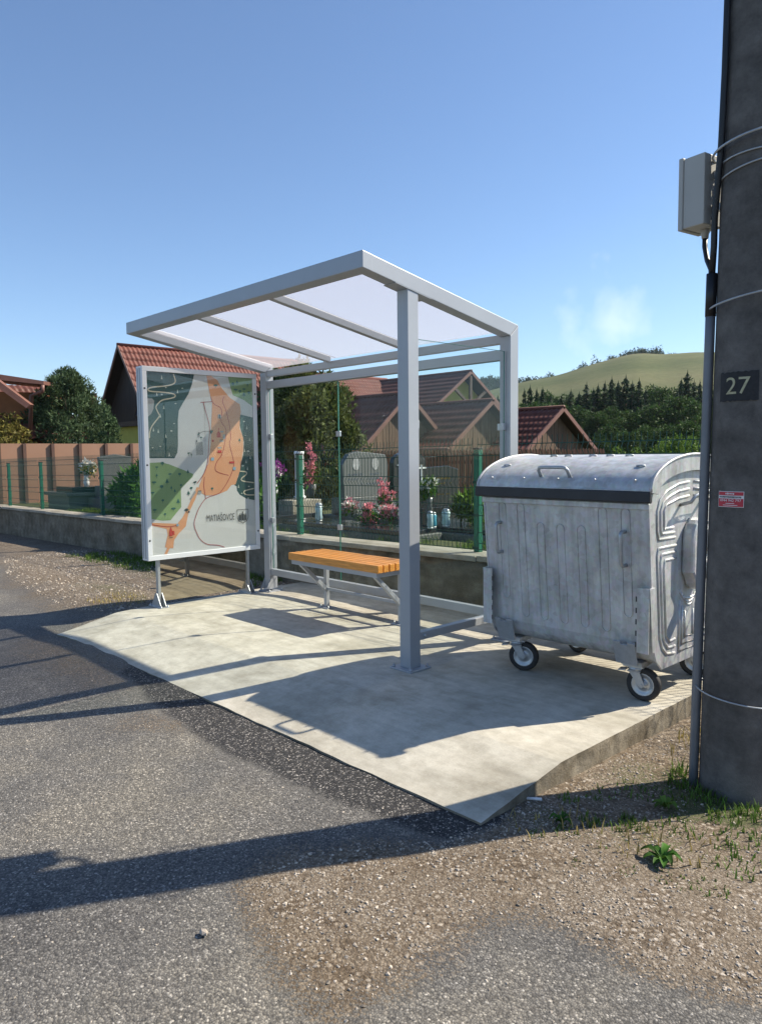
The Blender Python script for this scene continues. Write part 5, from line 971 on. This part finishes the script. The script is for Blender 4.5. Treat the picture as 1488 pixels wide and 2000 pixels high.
sp_ = [(5.05, -2.02, .06, 60, .05), (4.98, -2.13, .04, 35, .04), (5.16, -1.79, .08, 110, .06), (5.35, -1.65, .10, 120, .05), (5.2, -1.75, .07, 70, .06), (5.06, -1.88, .05, 60, .06), (4.88, -1.75, .05, 40, .06), (5.43, -1.40, .09, 120, .08), (5.51, -1.30, .08, 120, .10), (5.3, -1.27, .08, 120, .10), (5.14, -1.22, .07, 90, .11), (5.09, -1.10, .05, 70, .13), (5.24, -1.33, .12, 160, .06), (5.05, -1.45, .10, 90, .05), (4.95, -1.6, .08, 60, .04), (5.55, -1.55, .10, 110, .06), (5.62, -1.75, .12, 110, .05), (5.5, -2.05, .08, 50, .035), (5.62, -2.0, .07, 60, .035), (5.35, -2.12, .05, 30, .03), (5.2, -2.05, .05, 40, .03), (5.7, -1.45, .1, 100, .07), (5.2, -2.2, .03, 20, .03)]
blades('grass_tufts', 'short green grass tufts around the foot of the utility pole', [(a, b, c, int(d*.6), e*.6) for a, b, c, d, e in sp_], 'grass')
blades('dry_grass', 'dry straw coloured grass blades lying by the slab corner', [(5.0, -1.95, .12, 26, .06), (4.92, -2.1, .12, 22, .05), (5.25, -1.9, .15, 26, .06), (5.1, -.9, .2, 60, .06), (4.95, -.6, .12, 50, .07), (5.45, -1.8, .15, 26, .05), (-1.2, -1.2, .3, 200, .04), (-.9, -1.3, .3, 160, .04)], 'dry_grass')
vs_ = []
for k in range(150):
    x = random.uniform(-5.6, -.55); y = .60-random.random()**1.5*.75
    vs_.append((x, y, .10, 34, .075))
blades('verge_grass', 'green grass along the foot of the churchyard wall', vs_, 'grass')
blades('churchyard_grass', 'grass growing between the graves behind the fence', [(random.uniform(-9, 3.5), random.uniform(1.0, 1.7), .12, 40, .10) for _ in range(160)], 'grass')
def rosette(label, x, y, r, n_, loc_m='peony'):
    zz = zg(x, y); t = MB()
    for k in range(n_):
        a = 2*math.pi*k/n_+random.uniform(-.25, .25); l_ = r*random.uniform(.7, 1.1); w = l_*.2; h0 = random.uniform(.02, .05); c_, s_ = math.cos(a), math.sin(a)
        P = []
        for f, wf_, hf in ((0, .25, 0), (.3, .8, .55), (.6, 1, .8), (.85, .6, .55), (1, .06, .3)): P.append([(x+c_*l_*f-s_*w*wf_*s, y+s_*l_*f+c_*w*wf_*s, zz+.005+h0*hf+(.008 if s else 0)) for s in (-1, 0, 1)])
        t.grid(P)
    return tag(obj('rosette_weed', t, loc_m, None, True), label, 'weed')
rosette('broad leaved green weed growing alone in the dirt', 5.42, -1.95, .085, 11); rosette('small broad leaved weed near the slab corner', 4.99, -1.98, .05, 8); rosette('leafy weed beside the pole foot', 5.22, -1.52, .06, 9, 'bright_leaf')
mb = MB().tube([(4.76, -1.91, zg(4.78, -1.9)+.012), (4.815, -1.868, zg(4.8, -1.87)+.012)], .007, 8); tag(obj('paper_scrap', mb, 'white_print', None, True), 'small white rolled paper scrap beside the slab corner', 'litter')
mb = MB(); mb.v = [tuple(r) for r in IV*np.array([.020, .014, .010])+np.array([4.57, -3.43, zg(4.57, -3.43)+.008])]; mb.f = IF; tag(obj('pale_stone', mb, 'pebble'), 'pale flat stone lying on the asphalt', 'stone')
# ------------------------------------------------------------------ air
hz = bpy.data.materials.new('thin_haze'); hz.use_nodes = True; n = hz.node_tree; n.nodes.remove(n.nodes['Principled BSDF'])
pv = n.nodes.new('ShaderNodeVolumePrincipled'); pv.inputs['Color'].default_value = (.80, .88, 1, 1); pv.inputs['Density'].default_value = .00011; pv.inputs['Anisotropy'].default_value = .2
n.links.new(pv.outputs[0], n.nodes['Material Output'].inputs['Volume'])
tag(obj('haze', MB().box(-1400, 1400, -1400, 1400, -9, 125), hz), 'thin bluish morning haze over the far hills', 'haze', None, 'stuff')
